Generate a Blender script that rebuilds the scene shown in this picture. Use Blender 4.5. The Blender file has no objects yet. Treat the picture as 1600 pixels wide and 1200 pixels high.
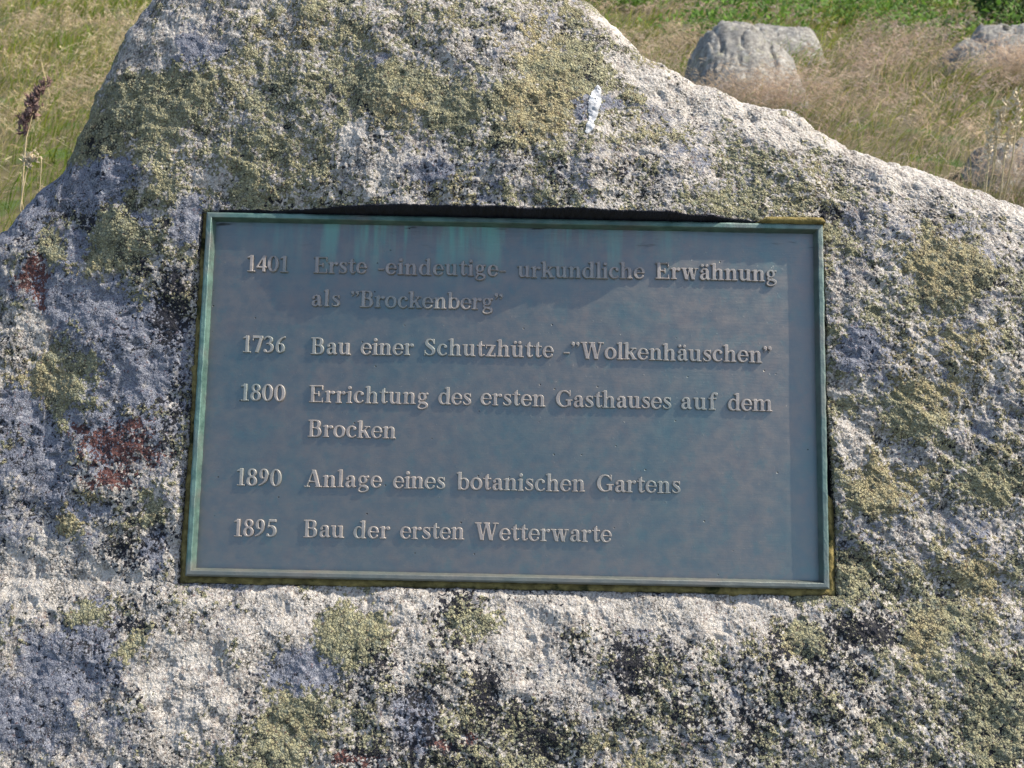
import bpy, math, random
import numpy as np
from mathutils import Vector, Matrix, geometry

scene = bpy.context.scene
COL = scene.collection
rng = np.random.default_rng(7)
random.seed(7)

# ------------------------------------------------------------------ camera
FPX = 1640.0                                   # focal length in photo pixels (1600 wide)
PITCH = math.radians(25.0)
CAM = np.array([0.0, 0.0, 1.55])
FW = np.array([0.0, math.cos(PITCH), -math.sin(PITCH)])
UP = np.array([0.0, math.sin(PITCH), math.cos(PITCH)])
RT = np.array([1.0, 0.0, 0.0])
cam = bpy.data.cameras.new("Camera")
cam.sensor_width = 36.0
cam.lens = FPX / 1600.0 * 36.0
cam.clip_start = 0.02
cam.clip_end = 2000.0
cam.dof.use_dof = True
cam.dof.focus_distance = 1.33
cam.dof.aperture_fstop = 14.0
cam_ob = bpy.data.objects.new("Camera", cam)
cam_ob.location = CAM
cam_ob.rotation_euler = (math.radians(90) - PITCH, 0, 0)
COL.objects.link(cam_ob)
scene.camera = cam_ob

# frame of the bronze plaque (centre O, axes R right, U up, N out of the stone)
def cw(a): return a[0] * RT + a[1] * UP + a[2] * FW
O = CAM + cw((-1.12105793e-03, -1.71492161e-02, 1.34223962e+00))
R_ = cw((0.999790943, -0.0204441637, -0.000326616817))
U_ = cw((0.0203175, 0.99154971, 0.12812641))
N_ = np.cross(R_, U_)
N_ /= np.linalg.norm(N_)
U_ = np.cross(N_, R_)

# ------------------------------------------------------------------ light
SUN = 0.659 * R_ + 0.71 * U_ + 0.236 * N_
SUN /= np.linalg.norm(SUN)
sun = bpy.data.lights.new("Sun", 'SUN')
sun.energy = 4.2
sun.angle = math.radians(0.5)
sun.color = (1.0, 0.94, 0.84)
sun_ob = bpy.data.objects.new("Sun", sun)
sun_ob.rotation_euler = Vector(SUN).to_track_quat('Z', 'Y').to_euler()
sun_ob.location = (3, 1, 5)
COL.objects.link(sun_ob)

world = bpy.data.worlds.new("World")
scene.world = world
world.use_nodes = True
wn = world.node_tree
for n in list(wn.nodes): wn.nodes.remove(n)
sky = wn.nodes.new("ShaderNodeTexSky")
sky.sky_type = 'NISHITA'
sky.sun_disc = False
sky.sun_elevation = math.asin(SUN[2])
sky.dust_density = 2.0
sky.sun_rotation = math.atan2(SUN[0], SUN[1])
bg = wn.nodes.new("ShaderNodeBackground")
bg.inputs[1].default_value = 0.15
wo = wn.nodes.new("ShaderNodeOutputWorld")
wn.links.new(sky.outputs[0], bg.inputs[0])
wn.links.new(bg.outputs[0], wo.inputs[0])

scene.view_settings.view_transform = 'Standard'
scene.view_settings.look = 'None'
scene.view_settings.gamma = 1.0
scene.view_settings.exposure = 0.98

# ------------------------------------------------------------------ helpers
def pix_dir(x, y):
    x = np.asarray(x, float); y = np.asarray(y, float)
    a = (x - 800.0) / FPX; b = -(y - 600.0) / FPX
    return a[..., None] * RT + b[..., None] * UP + FW
def pix_plane(x, y, w=0.0):
    """photo pixel -> (u, v) on the plane lying w in front of the plaque panel"""
    d = pix_dir(x, y)
    o = O + N_ * w
    t = ((o - CAM) @ N_) / (d @ N_)
    p = CAM + d * t[..., None] - O
    return p @ R_, p @ U_
def pix_ground(x, y, z=0.0):
    d = pix_dir(x, y)
    t = (z - CAM[2]) / d[..., 2]
    return CAM + d * t[..., None]
def to_pix(P):
    q = P - CAM
    zf = q @ FW
    zf = np.where(np.abs(zf) < 1e-6, 1e-6, zf)
    return 800 + FPX * (q @ RT) / zf, 600 - FPX * (q @ UP) / zf, zf
def sstep(a, b, x):
    t = np.clip((x - a) / (b - a), 0, 1)
    return t * t * (3 - 2 * t)

_perm = rng.permutation(4096).astype(np.int64)
_ang = rng.random(4096) * 2 * np.pi
_gx, _gy = np.cos(_ang), np.sin(_ang)
_r1, _r2, _r3 = rng.random(4096), rng.random(4096), rng.random(4096)
def _h(i, j): return _perm[(_perm[i & 4095] + j) & 4095]
def perlin(x, y):
    xi = np.floor(x).astype(np.int64); yi = np.floor(y).astype(np.int64)
    xf = x - xi; yf = y - yi
    u = xf * xf * xf * (xf * (xf * 6 - 15) + 10); v = yf * yf * yf * (yf * (yf * 6 - 15) + 10)
    def g(a, b):
        h = _h(xi + a, yi + b)
        return _gx[h] * (xf - a) + _gy[h] * (yf - b)
    n0 = g(0, 0) * (1 - u) + g(1, 0) * u
    n1 = g(0, 1) * (1 - u) + g(1, 1) * u
    return (n0 * (1 - v) + n1 * v) * 1.5
def fbm(x, y, oct=4, gain=0.5, seed=0.0):
    s = 0; a = 1.0; f = 1.0; t = 0
    for k in range(oct):
        s = s + a * perlin(x * f + seed + 17.3 * k, y * f - seed * 1.7 + 9.1 * k); t += a
        a *= gain; f *= 2.03
    return s / t
def worley(x, y):
    """F1, F2 distance and a random id per cell"""
    xi = np.floor(x).astype(np.int64); yi = np.floor(y).astype(np.int64)
    f1 = np.full(x.shape, 9.0); f2 = np.full(x.shape, 9.0); cid = np.zeros(x.shape)
    for a in (-1, 0, 1):
        for b in (-1, 0, 1):
            h = _h(xi + a, yi + b)
            d = (xi + a + _r1[h] - x) ** 2 + (yi + b + _r2[h] - y) ** 2
            near = d < f1
            f2 = np.where(near, f1, np.minimum(f2, d))
            cid = np.where(near, _r3[h], cid)
            f1 = np.where(near, d, f1)
    return np.sqrt(f1), np.sqrt(f2), cid

def make_mesh(name, verts, faces, mat=None, smooth=True, attrs=None):
    """verts (n,3); faces (m,3|4) array or list of lists"""
    me = bpy.data.meshes.new(name)
    verts = np.asarray(verts, np.float32)
    if isinstance(faces, np.ndarray):
        m, k = faces.shape
        me.vertices.add(len(verts)); me.vertices.foreach_set("co", verts.ravel())
        me.loops.add(m * k); me.loops.foreach_set("vertex_index", faces.astype(np.int32).ravel())
        me.polygons.add(m)
        me.polygons.foreach_set("loop_start", np.arange(0, m * k, k, dtype=np.int32))
        me.polygons.foreach_set("loop_total", np.full(m, k, np.int32))
        me.update(calc_edges=True)
    else:
        me.from_pydata([tuple(v) for v in verts], [], [tuple(f) for f in faces])
        me.update()
    me.validate()
    for an, arr in (attrs or {}).items():
        at = me.attributes.new(an, 'FLOAT_COLOR', 'POINT')
        at.data.foreach_set("color", np.asarray(arr, np.float32).ravel())
    if mat: me.materials.append(mat)
    me.polygons.foreach_set("use_smooth", np.full(len(me.polygons), smooth))
    return me
def link(name, me, parent=None):
    o = bpy.data.objects.new(name, me); COL.objects.link(o)
    if parent is not None: o.parent = parent
    return o
def tag(o, label=None, cat=None, group=None, kind=None):
    if label: o["label"] = label
    if cat: o["category"] = cat
    if group: o["group"] = group
    if kind: o["kind"] = kind
    return o
def empty(name, loc=(0, 0, 0)):
    o = bpy.data.objects.new(name, None); o.location = loc
    o.empty_display_size = 0.05
    COL.objects.link(o); return o
def grid_faces(nr, nc):
    i = np.arange(nr - 1)[:, None] * nc + np.arange(nc - 1)[None, :]
    return np.stack([i, i + 1, i + nc + 1, i + nc], -1).reshape(-1, 4)

# node helpers
class NT:
    def __init__(s, name):
        s.m = bpy.data.materials.new(name); s.m.use_nodes = True
        s.t = s.m.node_tree
        s.b = s.t.nodes["Principled BSDF"]
        s.out = s.t.nodes["Material Output"]
    def n(s, typ, **kw):
        nd = s.t.nodes.new("ShaderNode" + typ)
        for k, v in kw.items():
            if isinstance(k, str) and hasattr(nd, k): setattr(nd, k, v)
        return nd
    def l(s, a, b): s.t.links.new(a, b)
    def sock(s, v, inp):
        if isinstance(v, (int, float)): inp.default_value = v
        elif isinstance(v, tuple): inp.default_value = (v + (1,))[:4] if len(inp.default_value) == 4 else v[:3]
        else: s.l(v, inp)
    def coord(s, kind="Object"): return s.n("TexCoord").outputs[kind]
    def mapping(s, vec, scale):
        m = s.n("Mapping"); s.l(vec, m.inputs[0]); m.inputs[3].default_value = scale; return m.outputs[0]
    def noise(s, vec, scale, detail=4, rough=0.55):
        n = s.n("TexNoise"); s.l(vec, n.inputs["Vector"]); n.inputs["Scale"].default_value = scale
        n.inputs["Detail"].default_value = detail; n.inputs["Roughness"].default_value = rough
        return n.outputs[0]
    def voro(s, vec, scale, feature='F1', out=0):
        n = s.n("TexVoronoi"); n.feature = feature
        s.l(vec, n.inputs["Vector"]); n.inputs["Scale"].default_value = scale
        return n.outputs[out]
    def ramp(s, fac, a, b):
        m = s.n("MapRange"); m.interpolation_type = 'SMOOTHSTEP'; s.l(fac, m.inputs[0])
        m.inputs[1].default_value = a; m.inputs[2].default_value = b; return m.outputs[0]
    def mix(s, fac, a, b, blend='MIX'):
        m = s.n("Mix"); m.data_type = 'RGBA'; m.blend_type = blend
        s.sock(fac, m.inputs[0]); s.sock(a, m.inputs[6]); s.sock(b, m.inputs[7]); return m.outputs[2]
    def math(s, op, a, b=0.0):
        m = s.n("Math"); m.operation = op; s.sock(a, m.inputs[0]); s.sock(b, m.inputs[1]); return m.outputs[0]
    def bump(s, h, strength, dist, normal=None):
        b = s.n("Bump"); b.inputs["Strength"].default_value = strength; b.inputs["Distance"].default_value = dist
        s.l(h, b.inputs["Height"])
        if normal: s.l(normal, b.inputs["Normal"])
        return b.outputs[0]
    def attr(s, name):
        a = s.n("Attribute"); a.attribute_name = name; a.attribute_type = 'GEOMETRY'; return a
    def set(s, col=None, rough=None, normal=None, metallic=None, spec=None):
        if col is not None: s.sock(col, s.b.inputs["Base Color"])
        if rough is not None: s.sock(rough, s.b.inputs["Roughness"])
        if metallic is not None: s.sock(metallic, s.b.inputs["Metallic"])
        if spec is not None: s.sock(spec, s.b.inputs["Specular IOR Level"])
        if normal is not None: s.l(normal, s.b.inputs["Normal"])
        return s.m

# ------------------------------------------------------------------ materials
def mat_boulder():
    t = NT("lichen_granite")
    c = t.coord()
    A = t.attr("lichen"); B = t.attr("mineral")
    sa = t.n("SeparateColor"); t.l(A.outputs[0], sa.inputs[0])
    sb = t.n("SeparateColor"); t.l(B.outputs[0], sb.inputs[0])
    olive, blue, black = sa.outputs
    red, quartz, rnd_v = sb.outputs
    ochre = A.outputs[3]            # alpha: yellow share inside the olive lichen
    crust = B.outputs[3]            # alpha: open cracks between the granules
    wn_ = t.n("TexNoise"); t.l(c, wn_.inputs["Vector"]); wn_.inputs["Scale"].default_value = 160; wn_.inputs["Detail"].default_value = 2
    wob_ = t.n("VectorMath"); wob_.operation = 'MULTIPLY_ADD'; t.l(wn_.outputs[1], wob_.inputs[0]); wob_.inputs[1].default_value = (.0035, .0035, .0035); t.l(c, wob_.inputs[2])
    cw_ = wob_.outputs[0]
    edge = t.voro(cw_, 250, 'DISTANCE_TO_EDGE')
    vg = t.n("TexVoronoi"); t.l(cw_, vg.inputs["Vector"]); vg.inputs["Scale"].default_value = 250
    sv = t.n("SeparateColor"); t.l(vg.outputs[1], sv.inputs[0])
    dome = vg.outputs[0]; rnd = sv.outputs[0]; rnd2 = sv.outputs[1]
    vd = t.n("TexVoronoi"); t.l(c, vd.inputs["Vector"]); vd.inputs["Scale"].default_value = 430
    sd = t.n("SeparateColor"); t.l(vd.outputs[1], sd.inputs[0])
    def dither(m, r, amt, a, b):
        return t.ramp(t.math('ADD', m, t.math('MULTIPLY', t.math('SUBTRACT', r, .5), amt)), a, b)
    black = dither(t.math('MULTIPLY', black, .92), sd.outputs[0], 1.05, .46, .62)
    red = dither(t.math('MULTIPLY', red, .96), sd.outputs[1], 1.1, .44, .62)
    olive = dither(olive, rnd2, .75, .34, .62)
    nf = t.noise(c, 640, 3, 0.65)
    nm = t.noise(c, 130, 4, 0.6)
    # bare granite: feldspar, quartz, mica
    g = t.mix(t.ramp(nf, .35, .65), (.145, .130, .112), (.385, .345, .292))
    g = t.mix(t.math('MULTIPLY', t.ramp(t.noise(c, 24, 5, .65), .42, .62), .65), g, (.47, .425, .36))
    g = t.mix(t.math('MULTIPLY', t.ramp(t.noise(t.mapping(c, (1.3, .8, 1)), 31, 5, .65), .50, .66), .6), g, (.19, .16, .14))
    g = t.mix(t.math('MULTIPLY', quartz, .55), g, (.60, .56, .505))
    g = t.mix(t.math('MULTIPLY', t.ramp(nm, .55, .68), .55), g, (.16, .13, .115))
    # grey blue crust
    gb = t.mix(t.ramp(nf, .3, .7), (.072, .077, .102), (.250, .256, .285))
    gb = t.mix(t.ramp(nm, .5, .75), gb, (.365, .358, .362))
    col = t.mix(blue, g, gb)
    # olive and yellow map lichen
    ol = t.mix(rnd, (.150, .142, .066), (.345, .322, .165))
    oy = t.mix(rnd, (.215, .170, .070), (.405, .345, .165))
    ol = t.mix(ochre, ol, oy)
    ol = t.mix(t.ramp(nm, .45, .8), ol, (.19, .22, .165))
    col = t.mix(t.math('MULTIPLY', olive, .80), col, ol)
    rd = t.mix(t.ramp(nf, .3, .7), (.060, .026, .024), (.165, .078, .064))
    col = t.mix(red, col, rd)
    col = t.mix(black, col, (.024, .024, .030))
    fine = t.noise(c, 95, 4, .65)
    gapw = t.math('MULTIPLY', crust, t.ramp(fine, .38, .60))
    ck = t.math('MULTIPLY', t.ramp(t.math('DIVIDE', edge, t.math('ADD', .045, t.math('MULTIPLY', gapw, .17))), 1.0, .35), t.math('MINIMUM', t.math('ADD', .08, t.math('MULTIPLY', gapw, .95)), 1.0))
    dots = t.math('MULTIPLY', t.math('MULTIPLY', t.ramp(sd.outputs[2], .70, .74), t.ramp(vd.outputs[0], .62, .42)), t.math('MULTIPLY', crust, t.math('SUBTRACT', 1.0, olive)))
    col = t.mix(t.math('MINIMUM', t.math('ADD', ck, dots), .86), col, (.026, .026, .024))
    h = t.math('ADD', t.noise(c, 560, 4, .75), t.math('MULTIPLY', t.noise(c, 900, 2, .6), .6))
    h = t.math('ADD', h, t.math('MULTIPLY', t.ramp(edge, .0, .22), t.math('ADD', .35, t.math('MULTIPLY', olive, .8))))
    nrm = t.bump(h, 1.0, .0014)
    return t.set(col, .93, nrm, spec=.18)

def mat_bronze(name, brown, green_amt, streak, met=.97, dim=1.0):
    t = NT(name); rg = .30 if streak else .40
    c = t.coord()
    n1 = t.noise(c, 7, 5, .6); n2 = t.noise(c, 60, 4, .6)
    brush = t.noise(t.mapping(c, (30, 330, 60)), 1.0, 4, .7)
    pits = t.voro(c, 75)
    if brown: a, b = (.228, .202, .184), (.308, .270, .240)
    else: a, b = (.192, .194, .176), (.236, .212, .182)
    col = t.mix(t.ramp(n2, .3, .7), a, b)
    col = t.mix(t.math('MULTIPLY', t.ramp(brush, .4, .75), .22), col, (.22, .198, .178))
    col = t.mix(t.math('MULTIPLY', t.ramp(n1, .42, .70), .55), col, (.116, .186, .180))
    if streak:
        bl = t.noise(t.mapping(c, (1, .8, 1)), 38, 4, .7)
        col = t.mix(t.math('MULTIPLY', t.ramp(bl, .54, .66), .32), col, (.240, .192, .165))
        col = t.mix(t.math('MULTIPLY', t.ramp(bl, .46, .36), .36), col, (.138, .208, .192))
    if green_amt:
        gr = t.mix(t.ramp(n2, .3, .7), (.075, .17, .14), (.17, .31, .255))
        sepf = t.n("SeparateXYZ"); t.l(c, sepf.inputs[0])
        keep = t.math('ADD', t.math('MULTIPLY', t.ramp(sepf.outputs[1], -.226, -.205), .72), .16)     # verdigris spares the bottom rail
        keep = t.math('MULTIPLY', keep, t.math('SUBTRACT', 1.0, t.math('MULTIPLY', t.ramp(sepf.outputs[0], .385, .392), .35)))
        col = t.mix(t.math('MULTIPLY', t.ramp(t.noise(c, 18, 4, .6), .2, .6), keep), col, gr)
    if streak:
        # verdigris washed down from the top border
        s = t.noise(t.mapping(c, (26, 2.2, 1)), 1.0, 4, .6)
        s2 = t.noise(t.mapping(c, (75, 4, 1)), 1.0, 2, .6)
        sep = t.n("SeparateXYZ"); t.l(c, sep.inputs[0])
        y = sep.outputs[1]
        top = t.ramp(y, .135, .225)
        topn = t.ramp(y, .185, .232)
        side = t.ramp(t.math('ABSOLUTE', t.math('SUBTRACT', sep.outputs[0], -.05)), .36, .12)
        m = t.math('MULTIPLY', t.math('MULTIPLY', t.ramp(s, .47, .66), top), side)
        m2 = t.math('MULTIPLY', t.math('MULTIPLY', t.ramp(s2, .52, .70), topn), side)
        m = t.math('MINIMUM', t.math('ADD', t.math('MULTIPLY', m, .80), t.math('MULTIPLY', m2, .65)), .9)
        col = t.mix(m, col, (.13, .33, .25)); met = t.math('MULTIPLY', met, t.math('SUBTRACT', 1.0, m))
        col = t.mix(t.math('MULTIPLY', t.ramp(t.noise(t.mapping(c, (14, 70, 1)), 1.0, 3, .6), .62, .72), topn), col, (.035, .030, .020))
        pv_ = t.n("TexVoronoi"); t.l(t.mapping(c, (1, 1.25, .2)), pv_.inputs["Vector"]); pv_.inputs["Scale"].default_value = 52
        psc = t.n("SeparateColor"); t.l(pv_.outputs[1], psc.inputs[0])
        pit = t.math('MULTIPLY', t.ramp(pv_.outputs[0], .085, .035), t.ramp(psc.outputs[0], .60, .66))
        col = t.mix(t.math('MULTIPLY', pit, .8), col, (.02, .02, .025))
        h = t.math('ADD', t.math('MULTIPLY', brush, .5), t.math('MULTIPLY', n2, .6))
        h = t.math('SUBTRACT', h, t.math('MULTIPLY', pit, .75))
        h = t.math('ADD', h, t.math('MULTIPLY', t.ramp(t.noise(c, 150, 3, .7), .62, .8), .5))
        nrm = t.bump(h, .55, .0009)
    else:
        h = t.math('ADD', t.noise(c, 220, 3, .6), t.math('MULTIPLY', t.noise(c, 50, 3, .6), .8))
        nrm = t.bump(h, .5, .0008)
    if dim != 1.0: col = t.mix(1.0, col, (dim, dim, dim), 'MULTIPLY')
    return t.set(col, t.math('ADD', rg, t.math('MULTIPLY', n2, .2)), nrm, metallic=met, spec=.5)

def mat_simple(name, c1, c2, scale, rough=.9, bump=.6, dist=.002, c3=None):
    t = NT(name); c = t.coord()
    n = t.noise(c, scale, 5, .65)
    col = t.mix(t.ramp(n, .35, .65), c1, c2)
    if c3: col = t.mix(t.ramp(t.noise(c, scale * .31, 4, .6), .55, .66), col, c3)
    return t.set(col, rough, t.bump(t.noise(c, scale * 2, 4, .7), bump, dist), spec=.2)

def mat_grass():
    t = NT("meadow_grass")
    a = t.attr("tint")
    t.set(a.outputs[0], .7, spec=.2)
    tr = t.n("BsdfTranslucent"); t.l(a.outputs[0], tr.inputs[0])
    mx = t.n("MixShader"); mx.inputs[0].default_value = .45
    t.l(t.b.outputs[0], mx.inputs[1]); t.l(tr.outputs[0], mx.inputs[2])
    t.l(mx.outputs[0], t.out.inputs[0])
    return t.m

M_BOULDER = mat_boulder()
M_PANEL = mat_bronze("weathered_bronze", False, 0, True)
M_FRAME = mat_bronze("verdigris_bronze", False, .85, False, .45, .72)
M_LETTER = mat_bronze("worn_bronze_lettering", True, 0, False, .30)
M_MORTAR = mat_simple("mossy_mortar", (.11, .085, .030), (.24, .185, .065), 70, .95, .8, .003, (.02, .025, .008))
M_DROP = mat_simple("bird_lime", (.25, .255, .262), (.58, .58, .575), 130, .85, .8, .0015)
def mat_stone(nm, spots):
    t = NT(nm); c = t.coord()
    col = t.mix(t.ramp(t.noise(c, 22, 5, .65), .35, .65), (.140, .130, .115), (.29, .272, .235))
    col = t.mix(t.math('MULTIPLY', t.ramp(t.noise(c, 5, 5, .6), .45, .62), .6), col, (.12, .12, .118))
    col = t.mix(t.math('MULTIPLY', t.ramp(t.noise(c, 9, 4, .6), .55, .68), .5), col, (.26, .25, .16))
    col = t.mix(t.math('MULTIPLY', t.ramp(t.noise(c, 55, 4, .75), .52, .62), .75), col, (.075, .075, .068))
    col = t.mix(t.math('MULTIPLY', t.ramp(t.noise(c, 16, 5, .7), .56, .62), .6), col, (.40, .39, .35))
    if spots:
        sp = t.ramp(t.math('ADD', t.voro(t.mapping(c, (1, 1, 2.0)), 3.1), t.math('MULTIPLY', t.noise(c, 14, 4, .6), .3)), .36, .28)
        col = t.mix(sp, col, (.035, .034, .02))
    return t.set(col, .95, t.bump(t.noise(c, 40, 5, .7), .7, .015), spec=.2)
M_ROCK = mat_stone('grey_field_stone', False)
M_ROCK_SPOT = mat_stone('mossy_field_stone', True)
M_GROUND = mat_simple("meadow_soil", (.055, .048, .022), (.10, .085, .04), 6, 1.0, .8, .02, (.05, .075, .02))
M_GRASS = mat_grass()

# ------------------------------------------------------------------ ground
def ground_z(x, y):
    return .05 * fbm(x * .35, y * .35, 3, seed=3.0) + .25 * fbm(x * .04, y * .04, 2, seed=8.0) * sstep(4, 25, np.hypot(x, y))
g = np.concatenate([-np.geomspace(600, 12, 26), np.linspace(-11.5, 11.5, 93), np.geomspace(12, 600, 26)])
gx, gy = np.meshgrid(g, g + 8.0)
gv = np.stack([gx, gy, ground_z(gx, gy)], -1).reshape(-1, 3)
tag(link("ground", make_mesh("ground", gv, grid_faces(len(g), len(g)), M_GROUND)), kind="structure")

# ------------------------------------------------------------------ boulder
OUT = [(-560, 1250), (-420, 950), (-250, 680), (-110, 450), (0, 332), (30, 298), (60, 268), (95, 235), (118, 190), (133, 150),
       (150, 108), (175, 70), (200, 35), (225, 0), (270, -40), (350, -75), (500, -95), (700, -78), (820, -40),
       (890, 2), (930, 25), (965, 48), (1000, 80), (1050, 104), (1100, 124), (1160, 148), (1210, 160), (1240, 166),
       (1290, 198), (1330, 219), (1380, 231), (1430, 244), (1480, 262), (1540, 285), (1600, 308), (1750, 390),
       (1950, 560), (2150, 850), (2330, 1250)]
_o = [pix_plane(p[0], p[1], float(np.interp(p[0], [0, 250, 800, 1000], [-.040, -.045, -.095, -.078]))) for p in OUT]
ou = np.array([float(q[0]) for q in _o]); ov = np.array([float(q[1]) for q in _o])
UMIN, UMAX = ou[0], ou[-1]
STEP = .00108
def fine_axis(lo, a, b, hi, step):
    def grow(n0, span):
        r, s, out = 1.06, step, []
        x = 0
        while x < span:
            s = min(s * r, .03); x += s; out.append(x)
        return np.array(out) * span / x
    left = a - grow(0, a - lo)[::-1]; right = b + grow(0, hi - b)
    return np.concatenate([left, np.arange(a, b, step), right])
ua = fine_axis(UMIN, -.68, .69, UMAX, STEP)
nu = len(ua)
vtop = np.interp(ua, ou, ov)
ker = np.hanning(41); ker /= ker.sum()
uu = np.arange(UMIN - .1, UMAX + .1, .001)
vv = np.interp(uu, ou, ov)
vs = np.convolve(np.pad(vv, 20, mode='edge'), ker, 'valid')
vtop = np.interp(ua, uu, vs) + .0025 * fbm(ua * 30, ua * 0 + 3.3, 3) * 2
vsm = np.convolve(np.pad(vv, 60, mode='edge'), np.hanning(121) / np.hanning(121).sum(), 'valid')
slope = np.interp(ua, uu, np.gradient(vsm, uu))
cosl = np.clip(1 / np.sqrt(1 + slope ** 2), .36, 1)
RD, RW = .045, .085
qr = RD / cosl
VB = -1.28
vc = np.minimum(.2445, vtop - qr - .03)
vc = np.maximum(vc, VB + .03)
# rows: coarse foot, fine face up to vc, fine upper face, rim
tb = fine_axis(VB, -.48, .2445, .2446, STEP)[:-1]
tb = (tb - VB) / (.2445 - VB)
nb2 = 300
tu = np.linspace(0, 1, nb2 + 1)[1:]
th = np.linspace(0, np.pi / 2, 56)[1:]
rows_v = [VB + (vc - VB)[None, :] * tb[:, None]]
rows_v.append(vc[None, :] + (vtop - qr - vc)[None, :] * tu[:, None])
rows_v.append(vtop[None, :] - (RD * (1 - np.sin(th)))[:, None] / cosl[None, :])
V = np.concatenate(rows_v); nr = len(V)
Ug = np.broadcast_to(ua[None, :], V.shape)
rim = np.zeros(V.shape); rim[-len(th):] = -(RW * (1 - np.cos(th)))[:, None]
Dp = (vtop[None, :] - V) * cosl[None, :]
# relief of the stone round the plaque
PW, PH = .4, .2330
def px2u(x): return (np.asarray(x, float) - 800) * .000835
LU = px2u([300, 400, 440, 480, 515, 570, 630, 720, 790, 860, 950, 1021, 1060, 1098, 1140, 1181, 1240, 1300])
LH = np.array([.013, .013, .014, .019, .030, .052, .062, .066, .069, .058, .056, .053, .042, .031, .023, .017, .014, .013])
lip = np.interp(ua, LU, LH)
lip = np.convolve(np.pad(lip, 20, mode='edge'), ker, 'valid')
lip = lip + .004 * fbm(ua * 28, ua * 0 + 7.7, 4)
bro = .036 * np.exp(-((ua + .02) / .36) ** 2) + .012
e = np.exp(-np.maximum(V - .236, 0) / .10)
up_w = bro[None, :] * (1 - e) + lip[None, :] * e
s_up = sstep(.02, .236, V)
below = .006 + .042 * (1 - np.exp(-np.maximum(-.24 - V, 0) / .10))
lip = lip * .74
up_w = bro[None, :] * (1 - e) + lip[None, :] * e
W = s_up * up_w + (1 - s_up) * below
W += -.085 * np.maximum(-.43 - Ug, 0) - .03 * np.maximum(Ug - .43, 0)
W += -.05 * np.maximum(-.7 - Ug, 0)
W += -(.028 + .047 * sstep(-.45, -.1, Ug)) * np.clip(1 - Dp / .30, 0, 1) ** 2.2 + rim
W += -.10 * np.maximum(-.55 - V, 0) ** 1.5
# noise relief
edge_n = 1.0
ang = math.radians(-38)
ca, sa_ = math.cos(ang), math.sin(ang)
ul, vl = Ug * ca + V * sa_, -Ug * sa_ + V * ca        # along / across the diagonal grain at the right
wgt = sstep(.25, .5, Ug)
rel = .010 * fbm(Ug * 5.5, V * 5.5, 3, seed=1.0) + .0075 * fbm(Ug * 16, V * 16, 3, seed=2.0)
rel += (1 + .3 * wgt) * .0023 * fbm(Ug * 52, V * 60, 4, .55, seed=4.0)
rel += wgt * .0050 * fbm(ul * 13, vl * 44, 4, .55, seed=5.0)
# chips and hollows
f1, f2, cid = worley(Ug * 34 + .5 * fbm(Ug * 30, V * 30, 2), V * 38 + .5 * fbm(Ug * 30 + 9, V * 30, 2))
rel += -.0040 * (1 - sstep(.0, .35, f1)) * (cid > .72)
f1c, f2c, cidc = worley(Ug * 70, V * 70)
rel += .0022 * (cidc - .5) * sstep(.02, .2, f2c - f1c)

# --- lichen cover, laid out as in the photograph (100 px cells: olive / blue grey / black)
OL = ["5504454445200000", "5566666667320000", "3466632443355300", "2555555555555443", "3445555555555364", "3335555555555354",
      "3334555555555453", "2434555555555545", "2244444444444444", "3334373122155464", "2222435323434346", "2225654654533455"]
BL = ["3334233343200000", "3323253223443000", "6632234453433322", "8545444444443444", "4543444444444344", "3755444444444544",
      "6664444444444344", "5443444444444453", "4445444444444534", "3624423423422344", "5532453334454334", "4433424434443333"]
BK = ["3333222422200000", "3322332333332000", "4424343554332233", "5534444444444434", "3354444444444334", "4334444444444333",
      "4453333333333333", "5543333333333334", "5464444444444434", "3554224543334853", "3533347657866634", "5544467774555555"]
def cells(tab, px, py):
    a = np.array([[float(ch) for ch in r] for r in tab])
    gx_ = np.clip(px / 100 - .5, 0, 14.999); gy_ = np.clip(py / 100 - .5, 0, 10.999)
    i = gx_.astype(int); j = gy_.astype(int); fx = gx_ - i; fy = gy_ - j
    return ((a[j, i] * (1 - fx) + a[j, i + 1] * fx) * (1 - fy) + (a[j + 1, i] * (1 - fx) + a[j + 1, i + 1] * fx) * fy) / 10
P0 = O + Ug[..., None] * R_ + V[..., None] * U_ + W[..., None] * N_
px, py, _ = to_pix(P0)
wx = 30 * fbm(Ug * 14, V * 14, 4, .6, seed=11.0); wy = 30 * fbm(Ug * 14, V * 14, 4, .6, seed=12.0)
wx += 9 * fbm(Ug * 90, V * 90, 3, .6, seed=13.0); wy += 9 * fbm(Ug * 90, V * 90, 3, .6, seed=14.0)
qx, qy = px + wx, py + wy
def patch(lst):
    m = np.zeros(px.shape)
    for (x, y, a, b, rot) in lst:
        r = math.radians(rot); c_, s_ = math.cos(r), math.sin(r)
        dx, dy = qx - x, qy - y
        m = np.maximum(m, 1.25 - np.hypot((dx * c_ + dy * s_) / a, (-dx * s_ + dy * c_) / b))
    return np.clip(m, -1, 1)
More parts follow.
